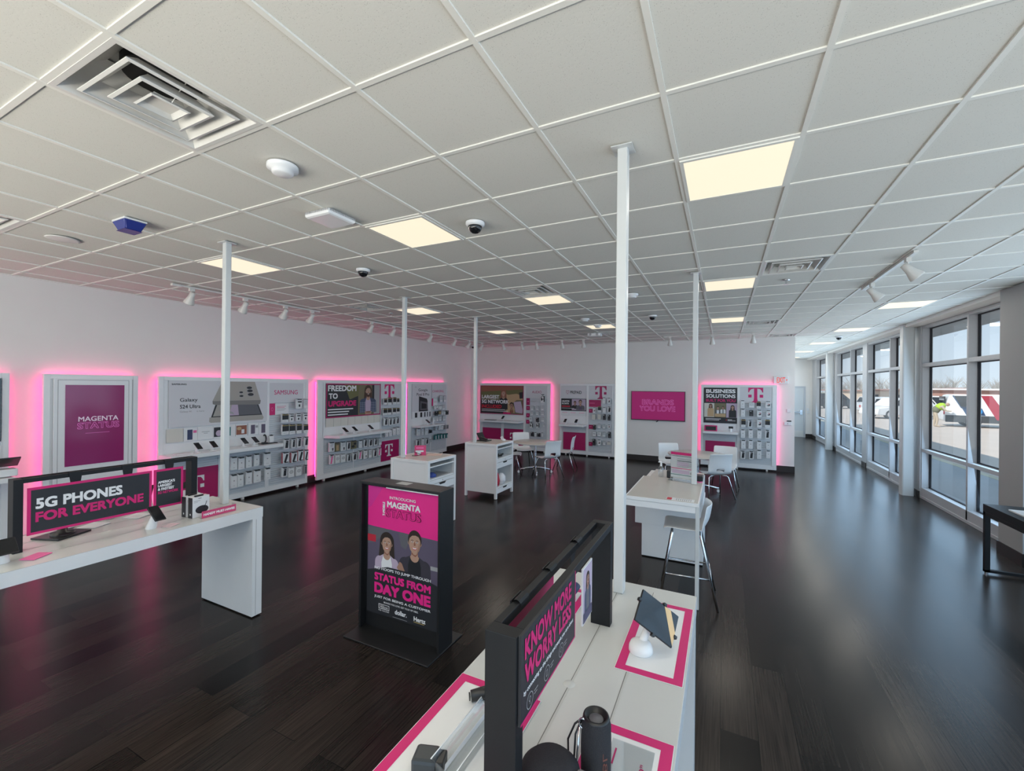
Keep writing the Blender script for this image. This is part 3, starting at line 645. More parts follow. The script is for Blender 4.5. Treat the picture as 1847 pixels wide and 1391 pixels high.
def tracks():
    HEADM = mat('track_head_white', (0.72, 0.70, 0.66), 0.35); BULB = mat('spot_lens', (0.85, 0.8, 0.65), 0.3)
    def head():
        m = MB(); m.box((-0.03, -0.02, -0.055), (0.03, 0.02, -0.02), HEADM); m.cyl((0, 0, -0.055), (0, 0, -0.1), 0.011, HEADM, 10)
        return m
    def track(lab, a, b, heads, aim, grp='ceiling track lights'):
        a, b = Vector(a), Vector(b)
        t = thing('track_light', lab, 'track light', (a.x, a.y, HC), 0, grp)
        d = (b - a).normalized(); n = Vector((-d.y, d.x))
        m = MB(); m.obox(((a.x + b.x) / 2, (a.y + b.y) / 2, HC - 0.012), (d.x * (b - a).length / 2, d.y * (b - a).length / 2, 0), (n.x * 0.018, n.y * 0.018, 0), (0, 0, 0.011), HEADM)
        m.build('rail', t)
        MB().obox((a.x, a.y, HC - 0.016), (d.x * 0.05, d.y * 0.05, 0), (n.x * 0.024, n.y * 0.024, 0), (0, 0, 0.015), HEADM).build('end_feed', t)
        proto = None
        for hp in heads:
            x, y = hp; ax = Vector(aim).normalized()
            loc = Vector((x - a.x, y - a.y, 0))
            if proto is None:
                m = MB(); m.obox((0, 0, -0.04), (d.x * 0.03, d.y * 0.03, 0), (n.x * 0.02, n.y * 0.02, 0), (0, 0, 0.02), HEADM); m.cyl((0, 0, -0.06), (0, 0, -0.12), 0.011, HEADM, 10)
                c = Vector((0, 0, -0.12)) - ax * 0.05
                m.lathe(c, [(0.0, -0.005), (0.032, 0.0), (0.036, 0.06), (0.04, 0.08), (0.062, 0.15), (0.064, 0.165), (0.056, 0.165), (0.05, 0.145), (0.0, 0.14)], HEADM, 20, ax)
                proto = m.build('lamp_head', t, w=False); q = proto
                MB().cyl(c + ax * 0.142, c + ax * 0.147, 0.048, BULB, 16).build('bulb', q, w=False)
                g = q
            else:
                q = proto.copy(); COL.objects.link(q); q.parent = t
                for ch in list(proto.children):
                    e = ch.copy(); COL.objects.link(e); e.parent = q
            q.location = loc
    track('white four-head track light along the left wall, the nearer one', (-6.38, 3.05), (-6.38, 5.25), [(-6.38, 3.235), (-6.38, 3.95), (-6.38, 4.6), (-6.38, 5.1)], (-0.75, 0, -1))
    track('white track light along the left wall, the farther one', (-6.38, 6.1), (-6.38, 11.0), [(-6.38, 6.5), (-6.38, 7.15), (-6.38, 8.45), (-6.38, 9.5), (-6.38, 10.2), (-6.38, 10.9)], (-0.75, 0, -1))
    track('white track light over the audio display', (-5.9, 11.05), (-3.2, 11.05), [(-5.75, 11.05), (-5.15, 11.05), (-4.7, 11.05), (-3.95, 11.05), (-3.35, 11.05)], (0, 0.5, -1))
    track('white track light over the business display', (-1.3, 11.25), (0.9, 11.25), [(-1.2, 11.25), (-0.25, 11.25), (0.6, 11.25)], (0, 0.5, -1))
    track('white two-head track light by the windows', (1.571, 6.75), (1.571, 5.15), [(1.571, 6.45), (1.571, 5.35)], (0.8, 0.1, -0.9))
tracks()

def posts():
    for x, y, z, lab in ((-0.495, 2.33, 0.96, 'tallest white post, rising from the near table to the ceiling'), (-4.08, 2.355, 0.96, 'white post rising from the end of the left table'),
                         (-0.288, 5.2, 0.985, 'white post standing on the tall counter with the stool'), (-4.19, 4.92, 1.0, 'white post rising from the nearer white cabinet'),
                         (-4.175, 6.9, 1.0, 'white post rising from the farther white cabinet')):
        t = thing('ceiling_post', lab, 'post', (x, y, z), 0, 'white posts from tables to ceiling')
        m = MB(); m.box((x - 0.027, y - 0.027, z), (x + 0.027, y + 0.027, HC - 0.004), STEELW); m.build('shaft', t, bevel=0.006)
        m = MB(); m.box((x + 0.0272, y - 0.02, z + 0.02), (x + 0.0285, y + 0.02, HC - 0.03), STEELW); m.build('cover_strip', t)
        MB().box((x - 0.055, y - 0.055, HC - 0.006), (x + 0.055, y + 0.055, HC - 0.001), STEELW).build('ceiling_plate', t)
posts()

# ------------------------------------------------------------------ wall displays
FL = Fr((LW + 0.14, 0, 0), (0, 1, 0), (1, 0, 0))        # front plane of the displays on the left wall (u = y)
FB = Fr((0, BW - 0.13, 0), (1, 0, 0), (0, -1, 0))       # front plane on the back wall (u = x)
SKIN = mat('print_skin', (0.36, 0.20, 0.14), 0.5); SKIN2 = mat('print_skin_tan', (0.46, 0.28, 0.2), 0.5); HAIR = mat('print_hair', (0.03, 0.018, 0.013), 0.5); HAIRB = mat('print_brown_hair', (0.07, 0.035, 0.02), 0.5)
DKG = mat('print_charcoal', (0.020, 0.021, 0.026), 0.5); MIDG = mat('print_mid_grey', (0.12, 0.12, 0.135), 0.5); PURP2 = mat('print_dark_plum', (0.045, 0.04, 0.055), 0.5); PURP = mat('print_dusk_purple', (0.11, 0.09, 0.14), 0.5); LAV = mat('print_lavender', (0.5, 0.40, 0.52), 0.5)
PLAID = mat('print_plaid_blue', (0.05, 0.07, 0.13), 0.5); PLAIDL = mat('print_plaid_line', (0.25, 0.28, 0.36), 0.5); OLV = mat('print_olive', (0.15, 0.15, 0.055), 0.5); RUST = mat('print_rust', (0.28, 0.10, 0.06), 0.5)
TANP = mat('print_tan', (0.52, 0.36, 0.2), 0.5); REDP = mat('print_red', lin(190, 40, 60), 0.5); TITAN = mat('print_titanium', (0.40, 0.375, 0.34), 0.5); TITAND = mat('print_titanium_dark', (0.22, 0.21, 0.2), 0.5)
TEAL = mat('print_teal', (0.02, 0.16, 0.16), 0.4); NAVY = mat('print_navy', (0.03, 0.04, 0.11), 0.4); GOLD = mat('print_gold', (0.45, 0.33, 0.12), 0.35); CLEARP = mat('clear_blister', (0.60, 0.63, 0.65), 0.15); OLVB = mat('olive_case', (0.18, 0.16, 0.09), 0.5)
POSTW = mat('poster_white', (0.66, 0.66, 0.69), 0.45); PURS = mat('purple_screen', lin(110, 22, 78), 0.12, emit=lin(110, 22, 78), es=0.35); PURT = mat('screen_pale_text', (0.5, 0.42, 0.5), 0.3, emit=(0.62, 0.5, 0.6), es=0.35); PURO = mat('screen_outline_text', lin(170, 80, 145), 0.3, emit=lin(185, 90, 160), es=0.6)
TVS = mat('television_screen', lin(120, 30, 80), 0.4, spec=0.2, emit=lin(150, 36, 98), es=0.55)

def tlogo(m, fr, u0, v0, u1, v1, mt, d):
    w, h = u1 - u0, v1 - v0; P = lambda pts: m.shape(fr, [(u0 + x * w, v0 + y * h) for x, y in pts], mt, d)
    P([(0, 1), (0, .69), (.06, .69), (.1, .80), (.2, .9), (.39, .935), (.39, .3), (.36, .12), (.2, .055), (.2, 0), (.8, 0), (.8, .055), (.64, .12), (.61, .3), (.61, .935), (.8, .9), (.9, .80), (.94, .69), (1, .69), (1, 1)])
    P([(0, .35), (.23, .35), (.23, .54), (0, .54)]); P([(.77, .35), (1, .35), (1, .54), (.77, .54)])

def portrait(m, fr, cu, cv, h, d, skin=SKIN, hair=HAIR, jacket=DKG, shirt=PBLACK, long=False, beard=False, width=2.3, bottom=None, plaid=False, k=1.0):
    """a printed half figure: cu, cv head centre, h head half-height, k layer spacing"""
    bt = cv - 4.2 * h if bottom is None else bottom
    sw = width * h; L = lambda n: d + 0.0006 * n * k
    sh = lambda pts, mt, n: m.shape(fr, [(cu + x * h, max(bt, cv + y * h)) for x, y in pts], mt, L(n))
    arc = lambda cx, cy, rx, ry, a0, a1, n=8: [(cx + rx * math.cos(math.radians(a0 + (a1 - a0) * i / n)), cy + ry * math.sin(math.radians(a0 + (a1 - a0) * i / n))) for i in range(n + 1)]
    if long: sh(arc(0, .25, 1.0, 1.05, 0, 180, 12) + [(-1.08, -.6), (-1.2, -1.7), (-.95, -2.6), (-.45, -2.9), (-.3, -1.2), (.3, -1.2), (.5, -2.8), (.9, -2.5), (1.12, -1.6), (1.05, -.6)], hair, 0)
    w = width; B = (bt - cv) / h
    sh([(-.42, -1.2)] + arc(-w * .62, -2.25, w * .36, .75, 80, 175, 7) + [(-w * 1.02, B), (w * 1.02, B)] + arc(w * .62, -2.25, w * .36, .75, 5, 100, 7) + [(.42, -1.2)], jacket, 1)
    if plaid:
        for q in range(-4, 5):
            if abs(q) > 1: m.rect(fr, cu + q * 0.22 * sw - 0.03 * h, bt, cu + q * 0.22 * sw + 0.05 * h, cv - 2.1 * h, PLAIDL, L(1.5))
        for q in range(6):
            v = bt + (cv - 2.2 * h - bt) * (q + .5) / 6; m.rect(fr, cu - sw * .97, v, cu - 0.5 * h, v + 0.08 * h, PLAIDL, L(1.5)); m.rect(fr, cu + 0.5 * h, v, cu + sw * .97, v + 0.08 * h, PLAIDL, L(1.5))
    sh([(-.5, -1.3), (-.78, -2.2), (-.72, B), (.68, B), (.76, -2.2), (.5, -1.3)] + arc(0, -1.35, .5, .45, 0, -180, 8), shirt, 2)
    sh([(-.36, -.55), (-.4, -1.2)] + arc(0, -1.3, .52, .52, 180, 360, 10) + [(.4, -1.2), (.36, -.55)], skin, 3)
    sh([(-.34, -.85), (-.1, -1.12), (.2, -1.1), (.36, -.8), (.36, -1.05), (.1, -1.3), (-.36, -1.1)], RUST, 3.5)
    for q in (-1, 1): m.ell(fr, cu + q * .70 * h, cv - .02 * h, .12 * h, .2 * h, skin, L(3.6), 10)
    m.ell(fr, cu, cv + .28 * h, .80 * h, .92 * h, hair, L(4), 26)
    sh(arc(0, .15, .68, .8, 0, 180, 12) + [(-.66, -.25), (-.52, -.68), (-.26, -.95), (0, -1.02), (.26, -.95), (.52, -.68), (.66, -.25)], skin, 5)
    sh([(.66, .3), (.66, -.25), (.52, -.68), (.26, -.95), (.34, -.6), (.46, -.1)], RUST if skin is SKIN else SKIN, 5.5)
    if beard: sh([(-.67, -.05), (-.6, -.6), (-.3, -1.05), (0, -1.15), (.3, -1.05), (.6, -.6), (.67, -.05), (.5, -.4), (.3, -.34), (-.3, -.34), (-.5, -.4)], hair, 6)
    sh([(-.74, -.05)] + arc(0, .3, .78, .88, 175, 5, 12) + [(.74, -.05), (.64, .3), (.45, .62), (.1, .72), (-.3, .66), (-.58, .42)], hair, 7)
    for q in (-1, 1):
        m.ell(fr, cu + q * .27 * h, cv + .08 * h, .13 * h, .055 * h, PWHITE, L(7.6), 12); m.ell(fr, cu + q * .27 * h, cv + .08 * h, .06 * h, .055 * h, PBLACK, L(8), 10)
        sh([(q * .12, .24), (q * .3, .29), (q * .46, .22), (q * .45, .19), (q * .28, .24), (q * .13, .2)], hair, 8)
    sh([(-.05, .08), (.06, .08), (.12, -.2), (.04, -.26), (-.1, -.24)], RUST if skin is not SKIN else HAIRB, 7.8)
    sh([(-.32, -.40), (0, -.46), (.32, -.40), (.2, -.6), (0, -.66), (-.2, -.6)], REDP if not beard else RUST, 8)
    sh([(-.26, -.43), (0, -.48), (.26, -.43), (.15, -.56), (0, -.58), (-.15, -.56)], PWHITE, 8.6)

def carcass(t, fr, u0, u1, gap=0.085, top=2.155, led='tlr', thick=None):
    D = 0.14 if fr is FL else 0.13
    m = MB(); m.fbox(fr, u0, 0.045, u1, top, -(D - gap), -0.012, WHITE)
    for a, b in ((u0, u0 + 0.06), (u1 - 0.06, u1)): m.fbox(fr, a, 0.045, b, top, -0.012, 0.0, WHITE)
    m.fbox(fr, u0 + 0.06, top - 0.06, u1 - 0.06, top, -0.012, 0.0, WHITE); m.fbox(fr, u0 + 0.06, 0.045, u1 - 0.06, 0.14, -0.012, 0.0, WHITE)
    m.build('frame', t, bevel=0.003)
    for u in (u0 + 0.2, (u0 + u1) / 2, u1 - 0.2):
        MB().fbox(fr, u - 0.02, 0.0, u + 0.02, 0.046, -0.06, -0.02, VENT).build('foot', t)
    m = MB(); a, b = -D + 0.004, -(D - gap) - 0.004
    if 't' in led: m.fbox(fr, u0 + 0.03, top - 0.024, u1 - 0.03, top - 0.010, b - 0.018, b - 0.004, LED)
    if 'l' in led: m.fbox(fr, u0 + 0.010, 0.12, u0 + 0.024, top - 0.05, b - 0.018, b - 0.004, LED)
    if 'r' in led: m.fbox(fr, u1 - 0.024, 0.12, u1 - 0.010, top - 0.05, b - 0.018, b - 0.004, LED)
    if m.v: m.build('led_strip', t)

def slatwall(t, fr, u0, v0, u1, v1, pitch=0.038):
    n = int((v1 - v0) / pitch); V = []; F = []
    prof = []
    for k in range(n):
        z = v0 + (v1 - v0) * k / n; p = (v1 - v0) / n
        prof += [(z, 0.001), (z + p * 0.74, 0.001), (z + p * 0.78, -0.010), (z + p * 0.97, -0.010)]
    prof.append((v1, 0.001))
    for z, d in prof: V += [fr(u0, z, d), fr(u1, z, d)]
    F = [(2 * i, 2 * i + 1, 2 * i + 3, 2 * i + 2) for i in range(len(prof) - 1)]
    return MB().add(V, F, SLAT).build('slatwall', t)

def shelf(t, fr, u0, u1, z=0.955, depth=0.35, th=0.055, taper=0.0):
    P = [fr(u0, z, 0), fr(u1, z, 0), fr(u1 - taper * 0.2, z, depth), fr(u0 + taper, z, depth)]
    return MB().prism(P, (0, 0, -th), WHITE).build('shelf', t, bevel=0.004)

def magenta_panel(t, fr, u0, v0, u1, v1, logo=None, name='lower_panel'):
    m = MB(); m.fbox(fr, u0, v0, u1, v1, 0.001, 0.012, MAGD)
    if logo: tlogo(m, fr, *logo, PWHITE, 0.0145)
    return m.build(name, t, 'magenta panel' + (' with a white letter T' if logo else ''))

def led_lights(): pass

def displays():
    # --- the sliver of a display cut by the left edge of the view
    t = thing('wall_display', 'white wall display with dark screen cut off by the left edge', 'display', (LW + 0.1, 1.2, 0)); carcass(t, FL, 0.35, 1.93)
    MB().fbox(FL, 0.5, 1.35, 1.86, 2.09, 0.001, 0.02, SCREEN).build('screen', t); shelf(t, FL, 0.4, 1.9)
    m = MB(); m.fbox(FL, 1.6, 1.07, 1.87, 1.31, 0.001, 0.01, PCARD); m.rect(FL, 1.63, 1.09, 1.855, 1.29, TEAL, 0.012); m.shape(FL, [(1.68, 1.09), (1.855, 1.25), (1.855, 1.15), (1.78, 1.09)], PWHITE, 0.0135); m.build('info_card', t)
    # --- tall framed screen
    t = thing('wall_screen', 'tall white framed purple screen on the left wall', 'display', (LW + 0.1, 2.7, 0)); carcass(t, FL, 2.215, 3.18)
    m = MB(); m.fbox(FL, 2.30, 0.16, 3.10, 2.10, 0.0, 0.02, WHITE); m.border(FL, 2.335, 0.2, 3.065, 2.085, 0.006, PGREY, 0.0205); m.build('door_panel', t, bevel=0.003)
    m = MB(); m.fbox(FL, 2.405, 0.96, 3.01, 2.018, 0.02, 0.026, PURS)
    m.text(FL, 'MAGENTA', 2.53, 1.535, 2.945, 1.60, PURT, 0.0285, 0.012); m.text(FL, 'STATUS', 2.52, 1.435, 2.955, 1.52, PURO, 0.0275, 0.035); m.text(FL, 'STATUS', 2.525, 1.44, 2.95, 1.515, PURS, 0.0285, 0.004)
    m.rect(FL, 2.6, 1.375, 2.85, 1.379, PURO, 0.0285); m.build('screen', t)
    # --- phone poster display
    t = thing('wall_display', 'long white wall display with the big beige phone poster', 'display', (LW + 0.1, 4.7, 0)); carcass(t, FL, 3.435, 6.02)
    m = MB(); m.fbox(FL, 3.56, 1.365, 5.15, 2.095, 0.001, 0.008, POSTW); d = 0.0095
    m.shape(FL, [(4.335, 2.09), (4.90, 2.09), (5.012, 1.74), (5.0, 1.69), (4.96, 1.68), (4.24, 1.695), (4.19, 1.71), (4.185, 1.76)], TITAN, d); m.shape(FL, [(4.185, 1.76), (5.012, 1.76), (5.0, 1.69), (4.96, 1.68), (4.24, 1.695), (4.19, 1.71)], TITAND, d + .0008)
    m.shape(FL, [(4.23, 1.695), (4.97, 1.68), (5.045, 1.49), (4.165, 1.49)], PBLACK, d - .0004); m.shape(FL, [(4.26, 1.695), (4.945, 1.682), (5.015, 1.505), (4.195, 1.505)], TITAN, d); m.shape(FL, [(4.6, 1.69), (4.945, 1.682), (5.015, 1.505), (4.62, 1.505)], MIDG, d + .0006); m.shape(FL, [(4.5, 1.69), (4.6, 1.69), (4.62, 1.505), (4.45, 1.505)], LAV, d + .0006); m.shape(FL, [(4.3, 1.65), (4.52, 1.56), (4.54, 1.52), (4.3, 1.6)], PGREY, d + .001)
    m.shape(FL, [(4.14, 1.49), (5.045, 1.49), (5.072, 1.44), (5.05, 1.40), (4.16, 1.402), (4.137, 1.42)], TITAN, d + .0004)
    for u, v, r in ((4.80, 1.98, .055), (4.81, 1.925, .058), (4.825, 1.86, .062), (4.655, 1.90, .038), (4.66, 1.835, .04)): m.ell(FL, u, v, r, r * 0.5, PGREY, d + .001); m.ell(FL, u, v + .004, r * .86, r * .42, PBLACK, d + .0018)
    m.text(FL, 'SAMSUNG', 3.595, 2.025, 3.80, 2.05, PBLACK, d, .025); m.text(FL, 'Galaxy', 3.71, 1.745, 3.96, 1.82, PBLACK, d, .006); m.text(FL, 'S24 Ultra', 3.71, 1.655, 4.005, 1.715, PBLACK, d, .012); m.text(FL, 'Galaxy AI      is here', 3.71, 1.585, 4.06, 1.62, PGREY, d, .006)
    m.build('poster', t)
    m = MB(); m.fbox(FL, 5.18, 1.70, 5.90, 2.075, 0.001, 0.008, POSTW); m.text(FL, 'SAMSUNG', 5.275, 1.855, 5.77, 1.94, MAG, .0095, .004); m.build('header_sign', t)
    m = MB(); m.fbox(FL, 5.18, 1.47, 5.575, 1.688, 0.003, 0.010, PCARD); m.rect(FL, 5.18, 1.47, 5.295, 1.688, MAG, .0115); m.ring(FL, 5.235, 1.58, .022, .006, PNK, .013, 16, 1.6)
    for k in range(4): m.rect(FL, 5.33, 1.625 - k * .025, 5.52 - .03 * (k % 2), 1.632 - k * .025, MAG if k < 2 else PGREY, .0115)
    m.build('info_card', t)
    slatwall(t, FL, 5.18, 0.15, 5.95, 1.69); slatwall(t, FL, 3.52, 0.15, 4.29, 0.92); slatwall(t, FL, 4.35, 0.15, 5.11, 0.92)
    m = MB(); m.fbox(FL, 4.29, .14, 4.35, .92, 0, .012, WHITE); m.fbox(FL, 5.11, .14, 5.18, 1.37, 0, .012, WHITE); m.fbox(FL, 5.14, 1.37, 5.18, 2.1, 0, .012, WHITE); m.build('upright', t)
    magenta_panel(t, FL, 3.60, .155, 4.285, .69, (3.815, .26, 4.07, .565)); shelf(t, FL, 3.44, 5.235, .965, .35, .06)
    for k, (a, b) in enumerate(((3.535, 3.76), (3.767, 3.962), (3.967, 4.197), (4.202, 4.40), (4.405, 4.56), (4.568, 4.77), (4.786, 4.975), (4.98, 5.175))):
        m = MB(); m.fbox(FL, a, 1.135, b, 1.345, .001, .008, CREAM if k == 0 else PCARD)
        if k in (1, 6, 7): m.rect(FL, a + .05, 1.155, a + .125, 1.315, NAVY if k == 1 else PURP, .0095); m.rect(FL, a + .135, 1.26, b - .01, 1.30, PGREY if k > 1 else PNK, .0095)
        if k == 2: m.rect(FL, a + .06, 1.26, b - .05, 1.268, PGREY, .0095); m.rect(FL, a + .09, 1.235, b - .08, 1.243, PGREY, .0095)
        if k == 3: m.rect(FL, a + .01, 1.16, b - .01, 1.32, DKG, .0095); m.ell(FL, a + .09, 1.22, .05, .05, LAV, .0105); m.rect(FL, a + .13, 1.19, b - .02, 1.28, RUST, .0105)
        if k == 4: m.rect(FL, a + .01, 1.16, a + .08, 1.31, TEAL, .0095)
        if k == 5: m.rect(FL, a + .01, 1.16, b - .01, 1.32, RUST, .0095); m.rect(FL, a + .1, 1.18, a + .15, 1.25, PWHITE, .0105); m.ell(FL, a + .06, 1.27, .04, .03, TANP, .0105)
        m.build('info_card', t)
    # --- plaid shirt poster display
    t = thing('wall_display', 'white wall display with poster of a long haired man in plaid shirt', 'display', (LW + 0.1, 7.6, 0)); carcass(t, FL, 6.25, 9.03, led='tl')
    m = MB(); m.fbox(FL, 6.455, 1.33, 8.075, 2.08, .001, .008, DKG); d = .0095
    m.border(FL, 6.455, 1.33, 8.075, 2.08, .025, MAGD, d); m.rect(FL, 7.35, 1.355, 7.85, 2.055, OLVB, d); m.rect(FL, 7.85, 1.355, 8.05, 2.055, PGREY, d); m.rect(FL, 7.79, 1.5, 7.86, 2.055, DKG, d + .0004); m.shape(FL, [(6.95, 2.055), (7.4, 2.055), (7.35, 1.8), (7.1, 1.72)], OLV, d + .0002)
    portrait(m, FL, 7.66, 1.90, .115, d + .001, SKIN2, HAIRB, PLAID, LAV, True, True, 2.3, 1.40, True)
    m.text(FL, 'FREEDOM', 6.50, 1.91, 7.29, 2.04, PWHITE, d + .002, .03); m.text(FL, 'TO', 6.52, 1.745, 6.76, 1.865, PWHITE, d + .002, .03); m.text(FL, 'UPGRADE', 6.51, 1.575, 7.29, 1.70, MAG, d + .002, .04)
    for k, w in enumerate((.70, .58, .55)): m.rect(FL, 6.50, 1.50 - k * .058, 6.50 + w, 1.525 - k * .058, PWHITE, d + .002)
    m.shape(FL, [(7.55, 1.43), (7.77, 1.43), (7.75, 1.355), (7.57, 1.355)], SKIN2, d + .007); m.rect(FL, 7.6, 1.40, 7.73, 1.43, RUST, d + .008); m.build('poster', t)
    m = MB()
    for k in range(8): m.fbox(FL, 6.46 + k * .2013, 1.14, 6.655 + k * .2013, 1.325, .001, .006, CREAM)
    m.build('blank_card_rail', t)
    m = MB(); m.fbox(FL, 8.12, 1.69, 8.84, 2.085, .001, .008, POSTW); tlogo(m, FL, 8.215, 1.70, 8.565, 2.075, MAG, .0095); m.build('header_sign', t)
    slatwall(t, FL, 8.11, .15, 8.84, 1.68); slatwall(t, FL, 6.42, .15, 7.22, .9); slatwall(t, FL, 7.24, .15, 8.09, .9)
    m = MB(); m.fbox(FL, 6.39, .9, 6.42, 2.1, 0, .01, WHITE); m.fbox(FL, 8.085, .14, 8.11, 2.1, 0, .01, WHITE); m.fbox(FL, 7.22, .14, 7.24, .9, 0, .008, WHITE); m.build('upright', t)
    magenta_panel(t, FL, 8.10, .15, 8.76, .65, (8.25, .26, 8.52, .56)); shelf(t, FL, 6.40, 8.10, .965, .36, .055, .12)
    # --- charging display
    t = thing('wall_display', 'white wall display headed CHARGING at the left wall far end', 'display', (LW + 0.1, 10.0, 0)); carcass(t, FL, 9.12, 10.94, led='tl')
    m = MB(); m.fbox(FL, 9.275, 1.33, 10.13, 2.09, .001, .008, POSTW); d = .0095
    m.text(FL, 'Google', 9.54, 1.87, 9.95, 1.965, PBLACK, d, .004); m.text(FL, 'Pixel 8 Pro', 9.465, 1.765, 10.03, 1.845, PBLACK, d, .004); m.text(FL, 'G', 9.40, 1.99, 9.445, 2.03, PGREY, d, .02)
    m.shape(FL, [(9.565, 1.755), (9.66, 1.735), (9.92, 1.68), (9.955, 1.62), (9.975, 1.325), (9.565, 1.325)], DKG, d); m.shape(FL, [(9.62, 1.62), (9.955, 1.57), (9.965, 1.36), (9.62, 1.36)], MIDG, d + .0008); m.shape(FL, [(9.68, 1.56), (9.90, 1.53), (9.91, 1.40), (9.68, 1.40)], PBLACK, d + .0016)
    m.build('poster', t)
    m = MB(); m.fbox(FL, 10.15, 1.70, 10.86, 2.09, .001, .008, POSTW); m.text(FL, 'CHARGING', 10.18, 1.855, 10.735, 1.925, MAG, .0095, .002); m.build('header_sign', t)
    m = MB(); m.fbox(FL, 10.15, 1.46, 10.43, 1.68, .002, .009, PCARD); m.rect(FL, 10.15, 1.46, 10.22, 1.68, MAG, .0105); m.rect(FL, 10.25, 1.57, 10.40, 1.578, MAG, .0105); m.build('info_card', t)
    slatwall(t, FL, 10.15, .15, 10.88, 1.69); slatwall(t, FL, 9.27, .15, 10.1, .88)
    m = MB()
    for a, b, mm in ((9.40, 9.50, PBLACK), (9.63, 9.72, PBLACK), (9.80, 9.87, MIDG), (9.93, 9.98, MIDG), (10.04, 10.1, MIDG)): m.rect(FL, a, 1.165, b, 1.30, mm, .0095)
    m.fbox(FL, 9.28, 1.14, 10.13, 1.32, .001, .008, PCARD); m.build('info_card', t)
    shelf(t, FL, 9.27, 10.36, .945, .32, .04)
    # --- audio display
    t = thing('wall_display', 'white wall display headed AUDIO on the back wall', 'display', (-6.05, BW - 0.1, 0)); carcass(t, FB, -7.32, -4.80)
    m = MB(); m.fbox(FB, -7.28, 1.148, -5.70, 2.075, .001, .008, OLVB); d = .0095
    m.shape(FB, [(-7.26, 2.06), (-5.72, 2.06), (-5.72, 1.93), (-7.26, 1.85)], RUST, d); m.shape(FB, [(-7.26, 1.87), (-5.72, 1.96), (-5.72, 1.72), (-7.26, 1.70)], OLV, d + .0003); m.shape(FB, [(-7.26, 1.6), (-6.3, 1.6), (-6.4, 1.17), (-7.26, 1.17)], DKG, d + .0003)
    m.shape(FB, [(-6.45, 1.85), (-6.25, 1.78), (-5.95, 1.82), (-5.72, 1.75), (-5.72, 1.62), (-5.95, 1.62), (-6.1, 1.5), (-6.0, 1.3), (-6.15, 1.2), (-6.3, 1.2), (-6.35, 1.5)], TANP, d + .001); m.shape(FB, [(-5.86, 1.86), (-5.72, 1.88), (-5.72, 1.68), (-5.84, 1.66)], PBLACK, d + .0016)
    m.shape(FB, [(-6.05, 1.55), (-5.8, 1.58), (-5.72, 1.3), (-5.74, 1.19), (-5.98, 1.22)], LAV, d + .0012)
    portrait(m, FB, -6.42, 1.82, .10, d + .002, SKIN2, RUST, PBLACK, DKG, True, False, 1.5, 1.30); portrait(m, FB, -6.12, 1.44, .085, d + .009, SKIN, HAIR, TANP, RUST, False, False, 1.3, 1.2)
    m.text(FB, 'LARGEST', -7.225, 1.645, -6.57, 1.765, PWHITE, d + .016, .03); m.text(FB, '5G NETWORK', -7.225, 1.49, -6.22, 1.61, PWHITE, d + .016, .03); m.text(FB, 'INCLUDED', -7.225, 1.335, -6.48, 1.45, REDP, d + .016, .04)
    m.rect(FB, -7.225, 1.285, -6.36, 1.30, PWHITE, d + .016); m.rect(FB, -7.225, 1.235, -6.25, 1.25, PWHITE, d + .016); m.border(FB, -7.28, 1.148, -5.70, 2.075, .02, MAGD, d + .017); m.rect(FB, -6.42, 1.17, -6.15, 1.21, MAG, d + .016); m.build('poster', t)
    m = MB(); m.fbox(FB, -5.625, 1.70, -4.90, 2.075, .001, .008, POSTW); m.text(FB, 'AUDIO', -5.41, 1.845, -5.09, 1.925, MAGD, .0095, .002); m.build('header_sign', t)
    slatwall(t, FB, -5.625, .15, -4.90, 1.69); slatwall(t, FB, -7.2, .15, -5.70, .89)
    m = MB(); m.fbox(FB, -5.70, .14, -5.625, 2.1, 0, .012, WHITE); m.fbox(FB, -6.495, .14, -6.40, .89, 0, .014, WHITE); m.fbox(FB, -4.90, .14, -4.86, 2.1, 0, .012, WHITE); m.build('upright', t)
    magenta_panel(t, FB, -7.19, .165, -6.50, .685); magenta_panel(t, FB, -6.395, .165, -5.70, .685, (-6.17, .27, -5.935, .56)); shelf(t, FB, -7.25, -5.69, .955, .36, .055, .1)
    for v0, v1 in ((1.47, 1.69), (1.31, 1.44), (1.08, 1.21), (.88, 1.0)):
        m = MB(); m.fbox(FB, -5.605, v0, -5.485, v1, .003, .009, MAGD); m.rect(FB, -5.565, (v0 + v1) / 2 - .012, -5.525, (v0 + v1) / 2 + .02, PNK, .0105)
        if v1 > 1.6: m.rect(FB, -5.46, 1.60, -5.24, 1.608, PGREY, .0105); m.rect(FB, -5.46, 1.575, -5.28, 1.583, PGREY, .0105)
        m.build('price_tag', t)
    # --- prepaid display
    t = thing('wall_display', 'white wall display headed PREPAID on the back wall', 'display', (-3.6, BW - 0.1, 0)); carcass(t, FB, -4.49, -2.77, led='')
    m = MB(); m.fbox(FB, -4.455, 1.72, -3.645, 2.09, .001, .008, POSTW); tlogo(m, FB, -4.285, 1.845, -4.19, 1.945, MAGD, .0095); tlogo(m, FB, -4.272, 1.86, -4.203, 1.935, POSTW, .0105); m.text(FB, 'PREPAID', -4.155, 1.85, -3.80, 1.94, PBLACK, .0095, .015); m.build('header_sign', t)
    m = MB(); m.fbox(FB, -4.44, 1.337, -3.655, 1.705, .001, .008, DKG); m.rect(FB, -4.15, 1.36, -3.67, 1.69, LAV, .009); m.rect(FB, -4.42, 1.36, -4.1, 1.69, DKG, .0095)
    portrait(m, FB, -4.0, 1.58, .05, .0105, SKIN, HAIR, PBLACK, DKG, False, False, 2.0, 1.40); portrait(m, FB, -3.83, 1.60, .065, .0165, SKIN2, HAIR, MIDG, PURP, False, False, 2.0, 1.37)
